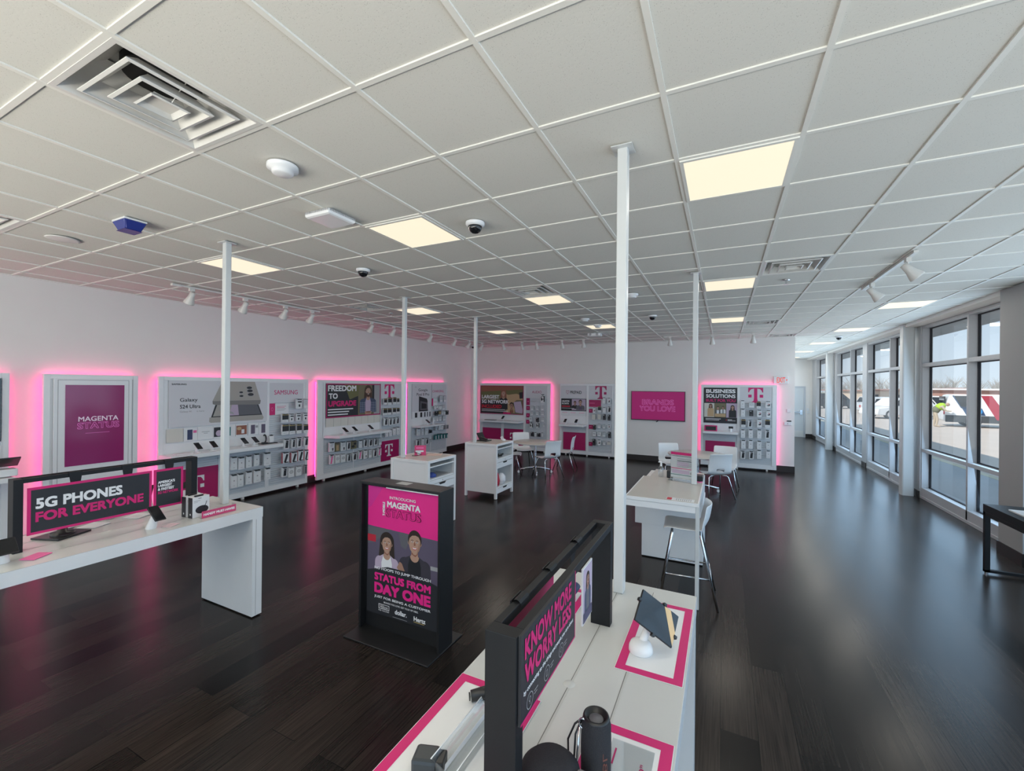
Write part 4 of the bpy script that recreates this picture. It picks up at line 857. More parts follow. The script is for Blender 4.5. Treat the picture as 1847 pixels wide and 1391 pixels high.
    m.text(FB, 'UNLIMITED', -4.41, 1.60, -4.17, 1.65, PWHITE, .024, .03); m.text(FB, '5G DATA', -4.41, 1.53, -4.19, 1.58, PWHITE, .024, .03); m.rect(FB, -4.41, 1.45, -4.15, 1.49, REDP, .024); m.rect(FB, -4.41, 1.41, -4.02, 1.418, PWHITE, .024); m.build('poster', t)
    m = MB()
    for k in range(3): m.fbox(FB, -4.435 + k * .262, 1.19, -4.18 + k * .262, 1.30, .001, .008, PCARD); m.rect(FB, -4.40 + k * .262, 1.275, -4.24 + k * .262, 1.285, PNK, .0095)
    m.build('info_card', t)
    m = MB(); m.fbox(FB, -3.58, 1.70, -2.885, 2.095, .001, .008, POSTW); tlogo(m, FB, -3.385, 1.71, -3.052, 2.09, MAGD, .0095); m.build('header_sign', t)
    slatwall(t, FB, -3.58, .15, -2.885, 1.69); slatwall(t, FB, -4.39, .15, -3.65, .89)
    m = MB(); m.fbox(FB, -3.645, .14, -3.58, 2.1, 0, .012, WHITE); m.fbox(FB, -2.885, .14, -2.85, 2.1, 0, .012, WHITE); m.build('upright', t)
    magenta_panel(t, FB, -4.36, .168, -3.67, .69); shelf(t, FB, -4.46, -3.63, .945, .33, .055, .06)
    for a, b, v0, v1 in ((-3.57, -3.21, 1.475, 1.68), (-3.57, -3.46, 1.30, 1.41), (-3.57, -3.44, .82, .945), (-3.565, -3.455, .32, .435)):
        m = MB(); m.fbox(FB, a, v0, b, v1, .003, .009, MAGD); m.rect(FB, a + .02, (v0 + v1) / 2, a + .4 * (b - a) + .03, (v0 + v1) / 2 + .014, PNK, .0105); m.build('price_tag', t)
    # --- business display
    t = thing('wall_display', 'white wall display with black BUSINESS SOLUTIONS poster below the exit sign', 'display', (0.32, BW - 0.1, 0)); carcass(t, FB, -.535, 1.185)
    m = MB(); m.fbox(FB, -.467, 1.155, .322, 2.075, .001, .008, DKG); d = .0095
    m.text(FB, 'BUSINESS', -.414, 1.935, .274, 2.035, PWHITE, d, .035); m.text(FB, 'SOLUTIONS', -.414, 1.81, .274, 1.905, PWHITE, d, .03); m.text(FB, 'BUILT FOR YOU', -.414, 1.705, .274, 1.78, MAG, d, .025)
    m.rect(FB, -.455, 1.305, -.215, 1.67, CREAM, d); m.rect(FB, -.21, 1.305, .06, 1.672, OLVB, d); m.rect(FB, .065, 1.305, .32, 1.674, LAV, d)
    portrait(m, FB, -.30, 1.60, .042, d + .001, SKIN, HAIRB, TANP, TANP, True, False, 1.8, 1.32); portrait(m, FB, -.13, 1.55, .035, d + .001, SKIN2, HAIR, MIDG, PWHITE, False, False, 1.8, 1.40); portrait(m, FB, -.01, 1.56, .033, d + .001, SKIN, HAIR, PWHITE, PGREY, False, False, 1.8, 1.41); portrait(m, FB, .21, 1.57, .045, d + .001, SKIN2, HAIR, PBLACK, DKG, True, False, 1.9, 1.31)
    m.rect(FB, -.2, 1.32, .05, 1.40, TANP, d + .0008); m.rect(FB, -.42, 1.255, -.06, 1.268, PWHITE, d); m.rect(FB, -.42, 1.225, -.10, 1.235, PWHITE, d); m.rect(FB, .10, 1.22, .28, 1.232, PWHITE, d); m.rect(FB, .10, 1.245, .20, 1.257, PWHITE, d); m.rect(FB, .06, 1.225, .08, 1.255, REDP, d); m.build('poster', t)
    m = MB(); m.fbox(FB, .375, 1.69, 1.08, 2.085, .001, .008, POSTW); tlogo(m, FB, .56, 1.70, .888, 2.083, MAG, .0095); m.build('header_sign', t)
    slatwall(t, FB, .375, .17, 1.085, 1.68); slatwall(t, FB, -.47, .15, .31, .9)
    m = MB(); m.fbox(FB, .315, .14, .375, 2.1, 0, .012, WHITE); m.fbox(FB, 1.085, .14, 1.125, 2.1, 0, .012, WHITE); m.build('upright', t)
    magenta_panel(t, FB, -.42, .168, .274, .685); shelf(t, FB, -.475, .335, .955, .32, .055)
displays()

# ------------------------------------------------------------------ goods on the hooks: (centre along wall, base height, width, height, kind)
PRODUCTS = {
 'D1': [
  [(5.713,1.579,0.121,0.19,'plug'),(5.861,1.573,0.1,0.193,'clear')],
  [(5.415,1.325,0.137,0.167,'gold'),(5.548,1.332,0.094,0.153,'plug'),(5.697,1.331,0.107,0.155,'plug'),(5.854,1.329,0.1,0.158,'plug')],
  [(5.424,1.091,0.146,0.201,'gold'),(5.566,1.089,0.132,0.195,'gold'),(5.719,1.088,0.117,0.19,'gold'),(5.867,1.083,0.11,0.175,'gold')],
  [(5.449,0.816,0.11,0.193,'phone'),(5.598,0.818,0.085,0.187,'phone'),(5.722,0.816,0.097,0.199,'phone'),(5.88,0.823,0.101,0.184,'phone')],
  [(5.434,0.55,0.146,0.209,'red'),(5.611,0.536,0.143,0.205,'red'),(5.755,0.543,0.137,0.217,'red'),(5.884,0.537,0.101,0.211,'red')],
  [(5.415,0.291,0.109,0.184,'phone'),(5.554,0.261,0.131,0.195,'ring'),(5.72,0.26,0.126,0.19,'ring'),(5.873,0.263,0.07,0.184,'grey')],
 ],
 'W1': [
  [(4.47,0.585,0.11,0.225,'white'),(4.596,0.571,0.113,0.213,'white'),(4.726,0.58,0.109,0.216,'white'),(4.868,0.588,0.105,0.22,'white'),(5.066,0.568,0.143,0.233,'white')],
  [(4.473,0.274,0.11,0.232,'white'),(4.584,0.277,0.113,0.228,'white'),(4.729,0.286,0.117,0.232,'white'),(4.88,0.291,0.137,0.228,'white'),(5.077,0.301,0.11,0.217,'white')],
 ],
 'D2': [
  [(8.152,1.573,0.106,0.15,'gold'),(8.306,1.559,0.136,0.19,'gold'),(8.486,1.567,0.126,0.183,'gold'),(8.613,1.579,0.1,0.141,'gold')],
  [(8.149,1.311,0.146,0.169,'gold'),(8.296,1.317,0.136,0.162,'gold'),(8.475,1.316,0.126,0.164,'gold'),(8.617,1.328,0.115,0.146,'gold')],
  [(8.179,1.05,0.133,0.198,'phone'),(8.341,1.042,0.11,0.191,'phone'),(8.466,1.047,0.112,0.183,'phone'),(8.607,1.056,0.115,0.185,'phone')],
  [(8.21,0.765,0.107,0.161,'white'),(8.345,0.765,0.11,0.172,'white'),(8.484,0.78,0.112,0.193,'white'),(8.625,0.786,0.115,0.196,'white')],
 ],
 'W2': [
  [(6.542,0.618,0.149,0.203,'print'),(6.689,0.602,0.122,0.198,'olive'),(6.848,0.598,0.147,0.201,'print'),(7.002,0.603,0.108,0.187,'phone'),(7.151,0.602,0.167,0.189,'camo'),(7.354,0.602,0.104,0.175,'white'),(7.507,0.605,0.119,0.187,'phone'),(7.668,0.599,0.122,0.18,'phone'),(7.836,0.602,0.113,0.174,'phone'),(7.984,0.593,0.103,0.176,'clear')],
  [(6.546,0.349,0.119,0.203,'pink'),(6.696,0.35,0.127,0.19,'ring'),(6.852,0.347,0.137,0.184,'ring'),(7.016,0.338,0.109,0.17,'phone'),(7.181,0.335,0.123,0.181,'phone'),(7.347,0.341,0.104,0.193,'pink'),(7.51,0.33,0.119,0.205,'print'),(7.662,0.326,0.11,0.207,'clear'),(7.82,0.325,0.125,0.183,'phone'),(7.972,0.336,0.116,0.194,'pink')],
 ],
 'D3': [
  [(10.498,1.569,0.151,0.196,'clear'),(10.681,1.568,0.139,0.189,'clear')],
  [(10.265,1.36,0.175,0.11,'print'),(10.457,1.351,0.135,0.112,'white'),(10.615,1.333,0.153,0.143,'clear')],
  [(10.277,1.177,0.131,0.131,'black'),(10.439,1.203,0.119,0.115,'olive'),(10.556,1.197,0.091,0.098,'clear'),(10.678,1.19,0.093,0.099,'white'),(10.819,1.178,0.126,0.127,'black')],
  [(10.17,1.014,0.144,0.139,'clear'),(10.315,1.013,0.117,0.14,'clear'),(10.463,1.012,0.135,0.142,'clear'),(10.66,1.007,0.154,0.144,'clear')],
  [(10.29,0.752,0.102,0.14,'print'),(10.438,0.748,0.104,0.142,'white'),(10.558,0.742,0.106,0.134,'white'),(10.686,0.74,0.108,0.135,'grey'),(10.842,0.745,0.095,0.118,'grey')],
  [(10.236,0.482,0.102,0.148,'teal'),(10.368,0.481,0.103,0.159,'teal'),(10.511,0.475,0.106,0.16,'teal'),(10.66,0.477,0.108,0.144,'teal'),(10.809,0.471,0.101,0.145,'teal')],
 ],
 'W3': [
  [(9.467,0.676,0.15,0.198,'white'),(9.637,0.676,0.112,0.201,'white'),(9.812,0.667,0.15,0.22,'white'),(10.019,0.694,0.107,0.095,'black')],
  [(9.433,0.391,0.149,0.181,'phone'),(9.656,0.381,0.12,0.201,'white'),(9.839,0.389,0.151,0.178,'phone'),(10.004,0.391,0.09,0.12,'clear')],
 ],
 'D4': [
  [(-5.012,1.548,0.138,0.272,'headset')],
  [(-5.368,1.32,0.106,0.13,'clear'),(-5.192,1.326,0.105,0.129,'clear'),(-5.019,1.324,0.103,0.144,'clear')],
  [(-5.375,1.166,0.097,0.113,'clear'),(-5.19,1.169,0.105,0.121,'clear'),(-5.017,1.172,0.112,0.128,'clear')],
  [(-5.411,0.962,0.097,0.162,'ring'),(-5.188,0.964,0.096,0.129,'black'),(-5.006,0.976,0.103,0.136,'clear')],
  [(-5.388,0.752,0.124,0.194,'headset'),(-5.169,0.756,0.122,0.209,'headset'),(-4.961,0.827,0.06,0.088,'clear')],
  [(-5.359,0.499,0.097,0.138,'black'),(-5.244,0.502,0.07,0.129,'white'),(-5.131,0.501,0.087,0.112,'black'),(-5.018,0.507,0.069,0.128,'white')],
 ],
 'D5': [
  [(-3.101,1.581,0.078,0.182,'white'),(-2.959,1.581,0.095,0.172,'cable')],
  [(-3.386,1.312,0.08,0.148,'cable'),(-3.227,1.33,0.106,0.174,'gold'),(-3.095,1.318,0.096,0.156,'white'),(-2.943,1.332,0.107,0.172,'phone')],
  [(-3.402,1.11,0.107,0.166,'blank'),(-3.234,1.122,0.102,0.156,'blank'),(-3.09,1.11,0.078,0.173,'black'),(-2.951,1.099,0.078,0.172,'black')],
  [(-3.381,0.818,0.08,0.14,'black'),(-3.24,0.869,0.106,0.122,'clear'),(-3.091,0.868,0.078,0.104,'clear'),(-2.949,0.876,0.078,0.103,'cable')],
  [(-3.379,0.626,0.098,0.14,'ring'),(-3.238,0.63,0.102,0.13,'ring'),(-3.089,0.626,0.087,0.138,'clear'),(-2.936,0.597,0.078,0.18,'black')],
  [(-3.385,0.355,0.089,0.192,'black'),(-3.235,0.374,0.109,0.156,'cable'),(-3.086,0.393,0.087,0.104,'clear'),(-2.948,0.399,0.1,0.095,'blank')],
 ],
 'D6': [
  [(0.436,1.564,0.099,0.199,'white'),(0.634,1.579,0.126,0.144,'clear'),(0.787,1.566,0.096,0.179,'gold'),(0.99,1.586,0.122,0.168,'cable')],
  [(0.445,1.347,0.096,0.199,'white'),(0.628,1.368,0.094,0.153,'black'),(0.804,1.353,0.108,0.179,'cable'),(0.999,1.352,0.099,0.177,'cable')],
  [(0.456,1.08,0.104,0.208,'gold'),(0.603,1.092,0.091,0.18,'phone'),(0.806,1.094,0.108,0.214,'cable'),(0.982,1.098,0.11,0.204,'gold')],
  [(0.446,0.817,0.104,0.208,'white'),(0.619,0.823,0.102,0.216,'white'),(0.808,0.822,0.101,0.223,'white'),(0.981,0.828,0.099,0.213,'phone')],
  [(0.46,0.542,0.104,0.217,'white'),(0.621,0.554,0.102,0.216,'white'),(0.806,0.549,0.105,0.214,'white'),(1.001,0.572,0.099,0.177,'white')],
  [(0.451,0.287,0.108,0.199,'phone'),(0.636,0.294,0.107,0.198,'phone'),(0.808,0.317,0.101,0.214,'white'),(1.003,0.347,0.094,0.186,'white')],
 ],
}

def product_meshes():
    """one mesh per kind, 0.10 wide, 0.19 tall, front face at local y = 0 looking to -y"""
    F = Fr((0, 0, 0), (1, 0, 0), (0, -1, 0)); out = {}
    def card(m, mt=PCARD, th=0.03, h=0.19, w=0.05): m.fbox(F, -w, 0, w, h, -th, 0, mt)
    def hook(m, dark=True):
        m.fbox(F, -0.035, 0.181, 0.035, 0.197, -0.028, 0.012, BLKP if dark else PGREY); m.cyl((0, -0.012, 0.197), (0, 0.1, 0.197), 0.004, CHROME, 8)
    for k in ('white', 'phone', 'gold', 'plug', 'cable', 'clear', 'red', 'ring', 'black', 'headset', 'print', 'olive', 'camo', 'pink', 'teal', 'blank', 'grey'):
        m = MB()
        if k in ('white', 'blank'):
            card(m, PCARD if k == 'white' else CREAM)
            if k == 'white': m.ell(F, 0, 0.105, 0.011, 0.011, PGREY, .001, 12); m.rect(F, -0.018, 0.03, 0.018, 0.034, PGREY, .001)
        elif k == 'phone': card(m); m.shape(F, [(-0.03, 0.02), (0.028, 0.02), (0.036, 0.165), (-0.018, 0.165)], DKG, .001); m.rect(F, -0.012, 0.13, 0.004, 0.15, PGREY, .002)
        elif k == 'gold': card(m, PCARD); m.rect(F, -0.05, 0.065, 0.05, 0.165, PBLACK, .001); m.rect(F, -0.05, 0.165, 0.05, 0.19, GOLD, .001); m.rect(F, -0.035, 0.03, 0.02, 0.036, PGREY, .001)
        elif k == 'plug': card(m); m.fbox(F, -0.03, 0.125, 0.032, 0.15, 0, .012, PBLACK); m.rect(F, -0.014, 0.035, 0.016, 0.085, PBLACK, .001)
        elif k == 'cable': card(m); m.rect(F, -0.03, 0.14, 0.03, 0.146, PGREY, .001); m.shape(F, [(-0.03, 0.07), (0.02, 0.09), (0.035, 0.12), (0.035, 0.06), (0, 0.05)], DKG, .001); m.rect(F, -0.01, 0.10, 0.03, 0.115, REDP, .0016)
        elif k == 'clear': m.fbox(F, -0.05, 0, 0.05, 0.19, -0.012, 0, CLEARP); m.rect(F, -0.044, 0.006, 0.044, 0.06, PCARD, .001); m.ring(F, 0, 0.12, 0.03, 0.006, PGREY, .002, 16)
        elif k == 'red': card(m); m.fbox(F, -0.05, 0, -0.047, 0.19, -0.03, 0.0005, REDP); m.shape(F, [(-0.03, 0.02), (0.005, 0.02), (0.04, 0.15), (0.008, 0.165)], PBLACK, .001); m.rect(F, -0.02, 0.004, 0.04, 0.02, PBLACK, .0012)
        elif k == 'ring': card(m); m.ring(F, 0, 0.10, 0.034, 0.012, PGREY, .001, 20); m.ell(F, 0, 0.10, 0.012, 0.012, PGREY, .001, 12)
        elif k == 'black': card(m, PBLACK); m.rect(F, -0.03, 0.15, 0.0, 0.175, PCARD, .001); m.rect(F, -0.03, 0.03, 0.03, 0.05, MIDG, .001)
        elif k == 'headset':
            card(m, PCARD); m.ring(F, 0, 0.12, 0.045, 0.012, PBLACK, .001, 20)
            m.ell(F, -0.022, 0.085, 0.018, 0.035, PBLACK, .002, 14); m.fbox(F, 0.03, 0.03, 0.05, 0.16, -0.01, .012, PBLACK)
        elif k == 'print':
            card(m)
            for q in range(4): m.rect(F, -0.03, 0.15 - q * .016, 0.03 - .006 * q, 0.156 - q * .016, PGREY, .001)
            m.rect(F, 0.0, 0.02, 0.03, 0.075, MIDG, .001)
        elif k == 'olive': card(m, OLVB); m.rect(F, -0.03, 0.02, 0.03, 0.14, TANP, .001)
        elif k == 'camo': card(m, OLVB); m.ell(F, -0.015, 0.06, 0.03, 0.03, PBLACK, .001); m.ell(F, 0.02, 0.12, 0.025, 0.03, DKG, .001); m.ell(F, 0.02, 0.04, 0.014, 0.018, OLV, .001)
        elif k == 'pink': card(m); m.shape(F, [(-0.04, 0.01), (0.0, 0.01), (0.03, 0.17), (-0.01, 0.18)], PNK, .001); m.rect(F, -0.04, 0.15, 0.01, 0.17, PGREY, .0015)
        elif k == 'teal': card(m, TEAL); m.rect(F, 0.0, 0.01, 0.04, 0.14, PCARD, .001)
        elif k == 'grey': card(m, PGREY); m.rect(F, -0.03, 0.02, 0.03, 0.16, MIDG, .001)
        hook(m, k not in ('clear', 'blank', 'ring'))
        out[k] = m.mesh('boxed_' + k)
    return out
PM = product_meshes()
WORD = {'white': ('boxed_charger', 'white boxed accessory'), 'phone': ('boxed_phone_case', 'white pack with dark phone case'), 'gold': ('boxed_screen_protector', 'black and gold boxed protector'), 'plug': ('boxed_plug', 'white pack with small black plug'),
        'cable': ('boxed_cable', 'white pack with dark cable'), 'clear': ('blister_pack', 'clear blister pack'), 'red': ('boxed_phone_case', 'red-sided boxed phone case'), 'ring': ('boxed_ring_charger', 'white pack with grey ring'), 'black': ('black_pack', 'black hanging pack'),
        'headset': ('boxed_headphones', 'boxed black headphones'), 'print': ('printed_pack', 'white pack with printed lines'), 'olive': ('boxed_phone_case', 'olive phone case pack'), 'camo': ('boxed_phone_case', 'camouflage case pack'), 'pink': ('boxed_phone_case', 'white and pink pack'),
        'teal': ('teal_pack', 'teal and white hanging pack'), 'blank': ('plain_pack', 'plain cream pack'), 'grey': ('grey_pack', 'grey hanging pack')}
WHERE = {'D1': 'beige phone poster', 'W1': 'below beige phone poster shelf', 'D2': 'plaid shirt poster display', 'W2': 'below plaid shirt poster shelf',
         'D3': 'charging display', 'W3': 'below charging display shelf', 'D4': 'audio display', 'D5': 'prepaid display', 'D6': 'business display'}
ORD = ['first', 'second', 'third', 'fourth', 'fifth', 'sixth', 'seventh', 'eighth', 'ninth', 'tenth']
ROWN = {2: ['upper', 'lower'], 6: ['top', 'second', 'third', 'fourth', 'fifth', 'bottom'], 4: ['top', 'second', 'third', 'bottom']}
def hang_products():
    for key, rows in PRODUCTS.items():
        left = key in ('D1', 'W1', 'D2', 'W2', 'D3', 'W3'); off = 0.14 if key in ('D1', 'W1') else 0.10
        fr = FL if left else FB
        for ri, row in enumerate(rows):
            for ci, (u, z, w, h, k) in enumerate(row):
                o = bpy.data.objects.new(WORD[k][0], PM[k]); COL.objects.link(o)
                o.location = fr(u, z, off); o.rotation_euler = (0, 0, math.pi / 2 if left else 0)
                o.scale = (w / 0.1 * 0.92, off / 0.1, h / 0.2)
                tag(o, '%s, %s from left, %s row, %s' % (WORD[k][1], ORD[ci], ROWN[len(rows)][ri], WHERE[key]), 'packaged accessory', 'packs hanging on the ' + WHERE[key])
hang_products()

def gadgets():
    # small phones on white stands along the display shelves
    def stand():
        t = thing('demo_phone', '', 'phone', (0, 0, 0), 0, 'demo phones on the wall display shelves')
        MB().lathe((0, 0, 0), [(0.0, 0), (0.055, 0), (0.055, 0.008), (0.02, 0.016), (0.0, 0.016)], PLASW, 20).build('base', t, w=False)
        MB().cyl((0, 0.02, 0.012), (0, -0.005, 0.09), 0.026, PLASW, 16, 0.02).build('stem', t, w=False)
        n = Vector((0, -0.55, 0.83)).normalized(); u = Vector((1, 0, 0)); v = n.cross(u) * 1.0
        c = Vector((0, -0.012, 0.105)); m = MB(); m.obox(c, u * 0.037, v * 0.076, n * 0.005, BLKP); m.obox(c + n * 0.0056, u * 0.034, v * 0.072, n * 0.0006, SCREEN)
        m.build('phone', t, bevel=0.003, w=False)
        return t
    proto = stand(); first = True
    spots = [(FL, 3.87, .965, .2, 'dark phone on white stand, first on the shelf under the beige phone poster'), (FL, 4.10, .965, .2, 'dark phone on white stand, second on the shelf under the beige phone poster'),
             (FL, 4.60, .965, .2, 'dark phone on white stand, third on the shelf under the beige phone poster'), (FL, 4.79, .965, .2, 'dark phone on white stand, fourth on the shelf under the beige phone poster'),
             (FL, 6.80, .965, .2, 'dark phone on white stand, first under the plaid shirt poster'), (FL, 7.07, .965, .2, 'dark phone on white stand, middle one under the plaid shirt poster'), (FL, 7.55, .965, .2, 'dark phone on white stand, last under the plaid shirt poster'),
             (FL, 9.78, .945, .15, 'dark phone on white stand on the charging display shelf'), (FB, -4.24, .945, .18, 'dark phone on the prepaid display shelf, the one nearer the audio display'), (FB, -3.90, .945, .18, 'dark phone on the prepaid display shelf, nearer the packs'),
             (FB, -6.33, .955, .2, 'small dark phone on the audio display shelf')]
    for fr, u, z, d, lab in spots:
        loc = fr(u, z, d); rz = math.pi / 2 if fr is FL else 0.0
        if first: proto.location = loc; proto.rotation_euler = (0, 0, rz); proto['label'] = lab; first = False
        else: dup(proto, loc, rz, lab)
    def flat(name, lab, cat, fr, u0, u1, d0, d1, z, h, mt):
        return tag(MB().prism([fr(u0, z, d0), fr(u1, z, d0), fr(u1, z, d1), fr(u0, z, d1)], (0, 0, h), mt).build(name, bevel=0.003), lab, cat)
    flat('price_card', 'flat white card at the start of the shelf under the beige phone poster', 'card', FL, 3.56, 3.78, .12, .25, .965, .012, PCARD)
    flat('charging_pad', 'flat black pad at the end of the shelf under the beige phone poster', 'pad', FL, 4.92, 5.21, .08, .22, .965, .015, BLKP)
    flat('price_card', 'flat white card on the shelf end under the plaid shirt poster', 'card', FL, 7.66, 7.95, .12, .25, .965, .006, PCARD)
    flat('price_card', 'flat white card on the charging display shelf', 'card', FL, 9.5, 9.66, .1, .22, .945, .008, PCARD)
    flat('tablet', 'thin dark tablet lying on the audio display shelf', 'tablet', FB, -7.0, -6.6, .12, .25, .955, .012, BLKP)
    flat('price_card', 'thin cream card lying on the audio display shelf', 'card', FB, -6.28, -6.08, .14, .25, .955, .008, CREAM)
    flat('price_card', 'flat white card on the business display shelf end', 'card', FB, .02, .14, .12, .24, .955, .012, PCARD)
    t = thing('demo_watch', 'black curved watch stand on the black pad under the beige phone poster', 'watch', FL(5.0, .98, .15))
    P = [FL(5.0 + .03 * math.cos(a), 1.06 + .07 * math.sin(a), .15) for a in [math.radians(x) for x in range(-90, 150, 20)]]
    MB().tube(P, 0.012, BLKP, 8).build('strap', t); MB().fbox(FL, 4.965, .98, 5.035, .995, .11, .19, BLKP).build('base', t)
    t = thing('earbud_case', 'white charger with dark top at the shelf end under the beige phone poster', 'charger', FL(5.13, .98, .14))
    MB().fbox(FL, 5.09, .98, 5.17, 1.10, .10, .17, PLASW).build('body', t, bevel=.006); MB().lathe(FL(5.14, 1.10, .135), [(.0, 0), (.03, 0), (.032, .012), (.0, .02)], BLKP, 16).build('lid', t)
    t = thing('demo_watch', 'white and black watch stand on the charging display shelf', 'watch', FL(10.02, .945, .15))
    P = [FL(10.02 + .03 * math.cos(a), 1.04 + .08 * math.sin(a), .15) for a in [math.radians(x) for x in range(-90, 100, 20)]]
    MB().tube(P, 0.016, PLASW, 8).build('strap', t); MB().fbox(FL, 9.98, .945, 10.06, .955, .11, .19, PLASW).build('base', t)
    t = thing('router_box', 'magenta framed black box on the business display shelf', 'box', FB(-.33, .955, .15))
    MB().fbox(FB, -.44, .955, -.14, 1.095, .08, .2, MAG).build('box', t, bevel=.006); MB().fbox(FB, -.41, .975, -.17, 1.075, .2, .203, PBLACK).build('window', t)
    t = thing('demo_terminal', 'white stand with dark top on the business display shelf', 'terminal', FB(.17, .955, .15))
    MB().cyl(FB(.17, .955, .15), FB(.17, 1.04, .15), .03, PLASW, 14).build('stem', t); MB().fbox(FB, .12, 1.035, .225, 1.09, .11, .17, BLKP).build('head', t, bevel=.008)
    # dark tablet on the far-left shelf
    t = thing('demo_tablet', 'dark tablet on white block at the left edge wall display', 'tablet', FL(1.82, .965, .2))
    MB().fbox(FL, 1.6, .966, 1.93, 1.05, .15, .3, PLASW).build('base', t, bevel=.01); m = MB(); m.prism([FL(1.5, 1.06, .12), FL(1.97, 1.06, .12), FL(1.95, 1.17, .3), FL(1.5, 1.17, .3)], (0, 0, .014), BLKP); m.build('tablet', t)
gadgets()

def wall_things():
    t = thing('television', 'wide flat wall television with magenta screen on the back wall', 'television', (-1.645, BW - 0.05, 1.14)); F = Fr((0, BW - 0.06, 0), (1, 0, 0), (0, -1, 0))
    m = MB(); m.fbox(F, -2.363, 1.143, -.927, 1.957, -.035, 0, BLKP); m.build('case', t, bevel=.004)
    m = MB(); m.rect(F, -2.345, 1.165, -.945, 1.945, TVS, .001); d = .002
    m.text(F, 'BRANDS', -2.06, 1.58, -1.22, 1.73, PURO, d, .03); m.text(F, 'BRANDS', -2.05, 1.587, -1.23, 1.723, TVS, d + .001, -.004); m.text(F, 'YOU LOVE', -2.13, 1.40, -1.18, 1.55, PURO, d, .03); m.text(F, 'YOU LOVE', -2.12, 1.407, -1.19, 1.543, TVS, d + .001, -.004); m.build('screen', t)
    m = MB(); m.tube([F(-1.62, 1.15, -.02), F(-1.66, 1.115, -.01), F(-1.67, 1.11, 0)], .012, BLKP, 8); m.build('cable', t)
    MB().box((-2.0, BW - 0.026, 1.4), (-1.3, BW - 0.0005, 1.7), BLKP).build('wall_mount', t)
    F = Fr((0, BW - 0.002, 0), (1, 0, 0), (0, -1, 0))
    t = thing('exit_sign', 'white exit sign with red letters above the back wall end', 'exit sign', (1.27, BW - 0.03, 2.19)); RL = mat('exit_red', lin(215, 75, 60), .4, emit=lin(225, 80, 60), es=.5)
    MB().fbox(F, 1.12, 2.19, 1.43, 2.365, 0, .04, PLASW).build('housing', t, bevel=.006); m = MB(); m.text(F, 'EXIT', 1.185, 2.215, 1.365, 2.345, RL, .042, .015); m.shape(F, [(1.385, 2.255), (1.385, 2.305), (1.415, 2.28)], RL, .042); m.build('letters', t)
    tag(MB().fbox(F, 1.405, 1.48, 1.485, 1.56, 0, .012, PLASW).build('thermostat', bevel=.004), 'small white square plate right of the business display', 'wall plate')
    t = thing('card_reader', 'white wall unit with black top below the small square plate', 'wall unit', (1.43, BW - .03, 1.16)); MB().fbox(F, 1.35, 1.165, 1.505, 1.25, 0, .03, PLASW).build('housing', t, bevel=.004); MB().fbox(F, 1.41, 1.255, 1.50, 1.28, 0, .03, BLKP).build('display', t); MB().fbox(F, 1.415, 1.19, 1.435, 1.215, .03, .034, PGREY).build('button', t)
wall_things()

# ------------------------------------------------------------------ furniture
def display_table(lab, xc, y1, y0):
    t = thing('display_table', lab, 'table', (xc, (y0 + y1) / 2, 0), 0, 'long white display tables')
    w = 0.383; H = 0.96; GR = mat('groove_grey', (0.14, 0.14, 0.13), 0.6); GL = mat('groove_light', (0.50, 0.50, 0.48), 0.4)
    m = MB(); m.box((xc - w, y0, H - 0.09), (xc + w, y1, H), TOPW)
    m.box((xc - w - .0008, y0 - .0008, H - 0.09), (xc + w + .0008, y1 + .0008, H - 0.003), WHITE)
    for u in (0.0, 0.175, -0.175): m.box((xc + u - 0.0015, y0 + .05, H), (xc + u + 0.0012, y1 - .06, H + .0005), GR); m.box((xc + u + 0.0012, y0 + .05, H), (xc + u + 0.009, y1 - .06, H + .0004), GL)
    m.build('tabletop', t)
    for y in (y1 - 0.09, y0):
        m = MB(); m.box((xc - w + 0.002, y, 0.012), (xc + w - 0.002, y + 0.088, H - 0.09), WHITE); m.box((xc + w - 0.0025, y + 0.03, 0.02), (xc + w - 0.0012, y + 0.034, H - 0.1), PGREY)
        m.build('leg', t, bevel=.002)
        MB().box((xc - w + 0.02, y + .01, 0), (xc + w - 0.02, y + 0.078, 0.012), BLKP).build('glide', t)
    for gy in (1.52, 0.5):
        MB().lathe((xc, gy, H), [(0, .001), (.021, .001), (.022, .0003)], TOPW, 24).build('cable_cap', t)
    return t
display_table('long white display table with the tablet on it, nearest the viewer', -0.502, 2.46, -0.4)
display_table('long white display table carrying the wide 5G sign', -4.07, 2.46, -0.4)

def u_frame(name, lab, xc, y0, y1, z0=0.96, z1=1.43):
    t = thing(name, lab, 'sign frame', (xc, (y0 + y1) / 2, z0))
    for y in (y0, y1 - 0.045): MB().box((xc - .045, y, z0), (xc + .045, y + .045, z1), BLACK).build('upright', t, bevel=.002)
    for x in (xc - .033, xc + .033): MB().box((x - .012, y0 + .045, z1 - .028), (x + .012, y1 - .045, z1), BLACK).build('rail', t, bevel=.002)
    return t
def clip(t, x, y, z1=1.43, side=1):
    m = MB(); a = [(x + side * .014, y - .035, z1 + .004), (x + side * .014, y + .035, z1 + .004), (x + side * .016, y + .022, z1 - .10), (x + side * .016, y - .022, z1 - .10)]
    m.prism(a, (side * .004, 0, 0), BLACK)
    P = [Vector((x + .017 * math.cos(q), 0, z1 - .010 + .018 * math.sin(q))) for q in [math.radians(k) for k in range(0, 190, 30)]]
    for p, q in zip(P[:-1], P[1:]): m.add([(p.x, y - .03, p.z), (q.x, y - .03, q.z), (q.x, y + .03, q.z), (p.x, y + .03, p.z)], [(0, 1, 2, 3)], BLACK)
    return m.build('clip', t)

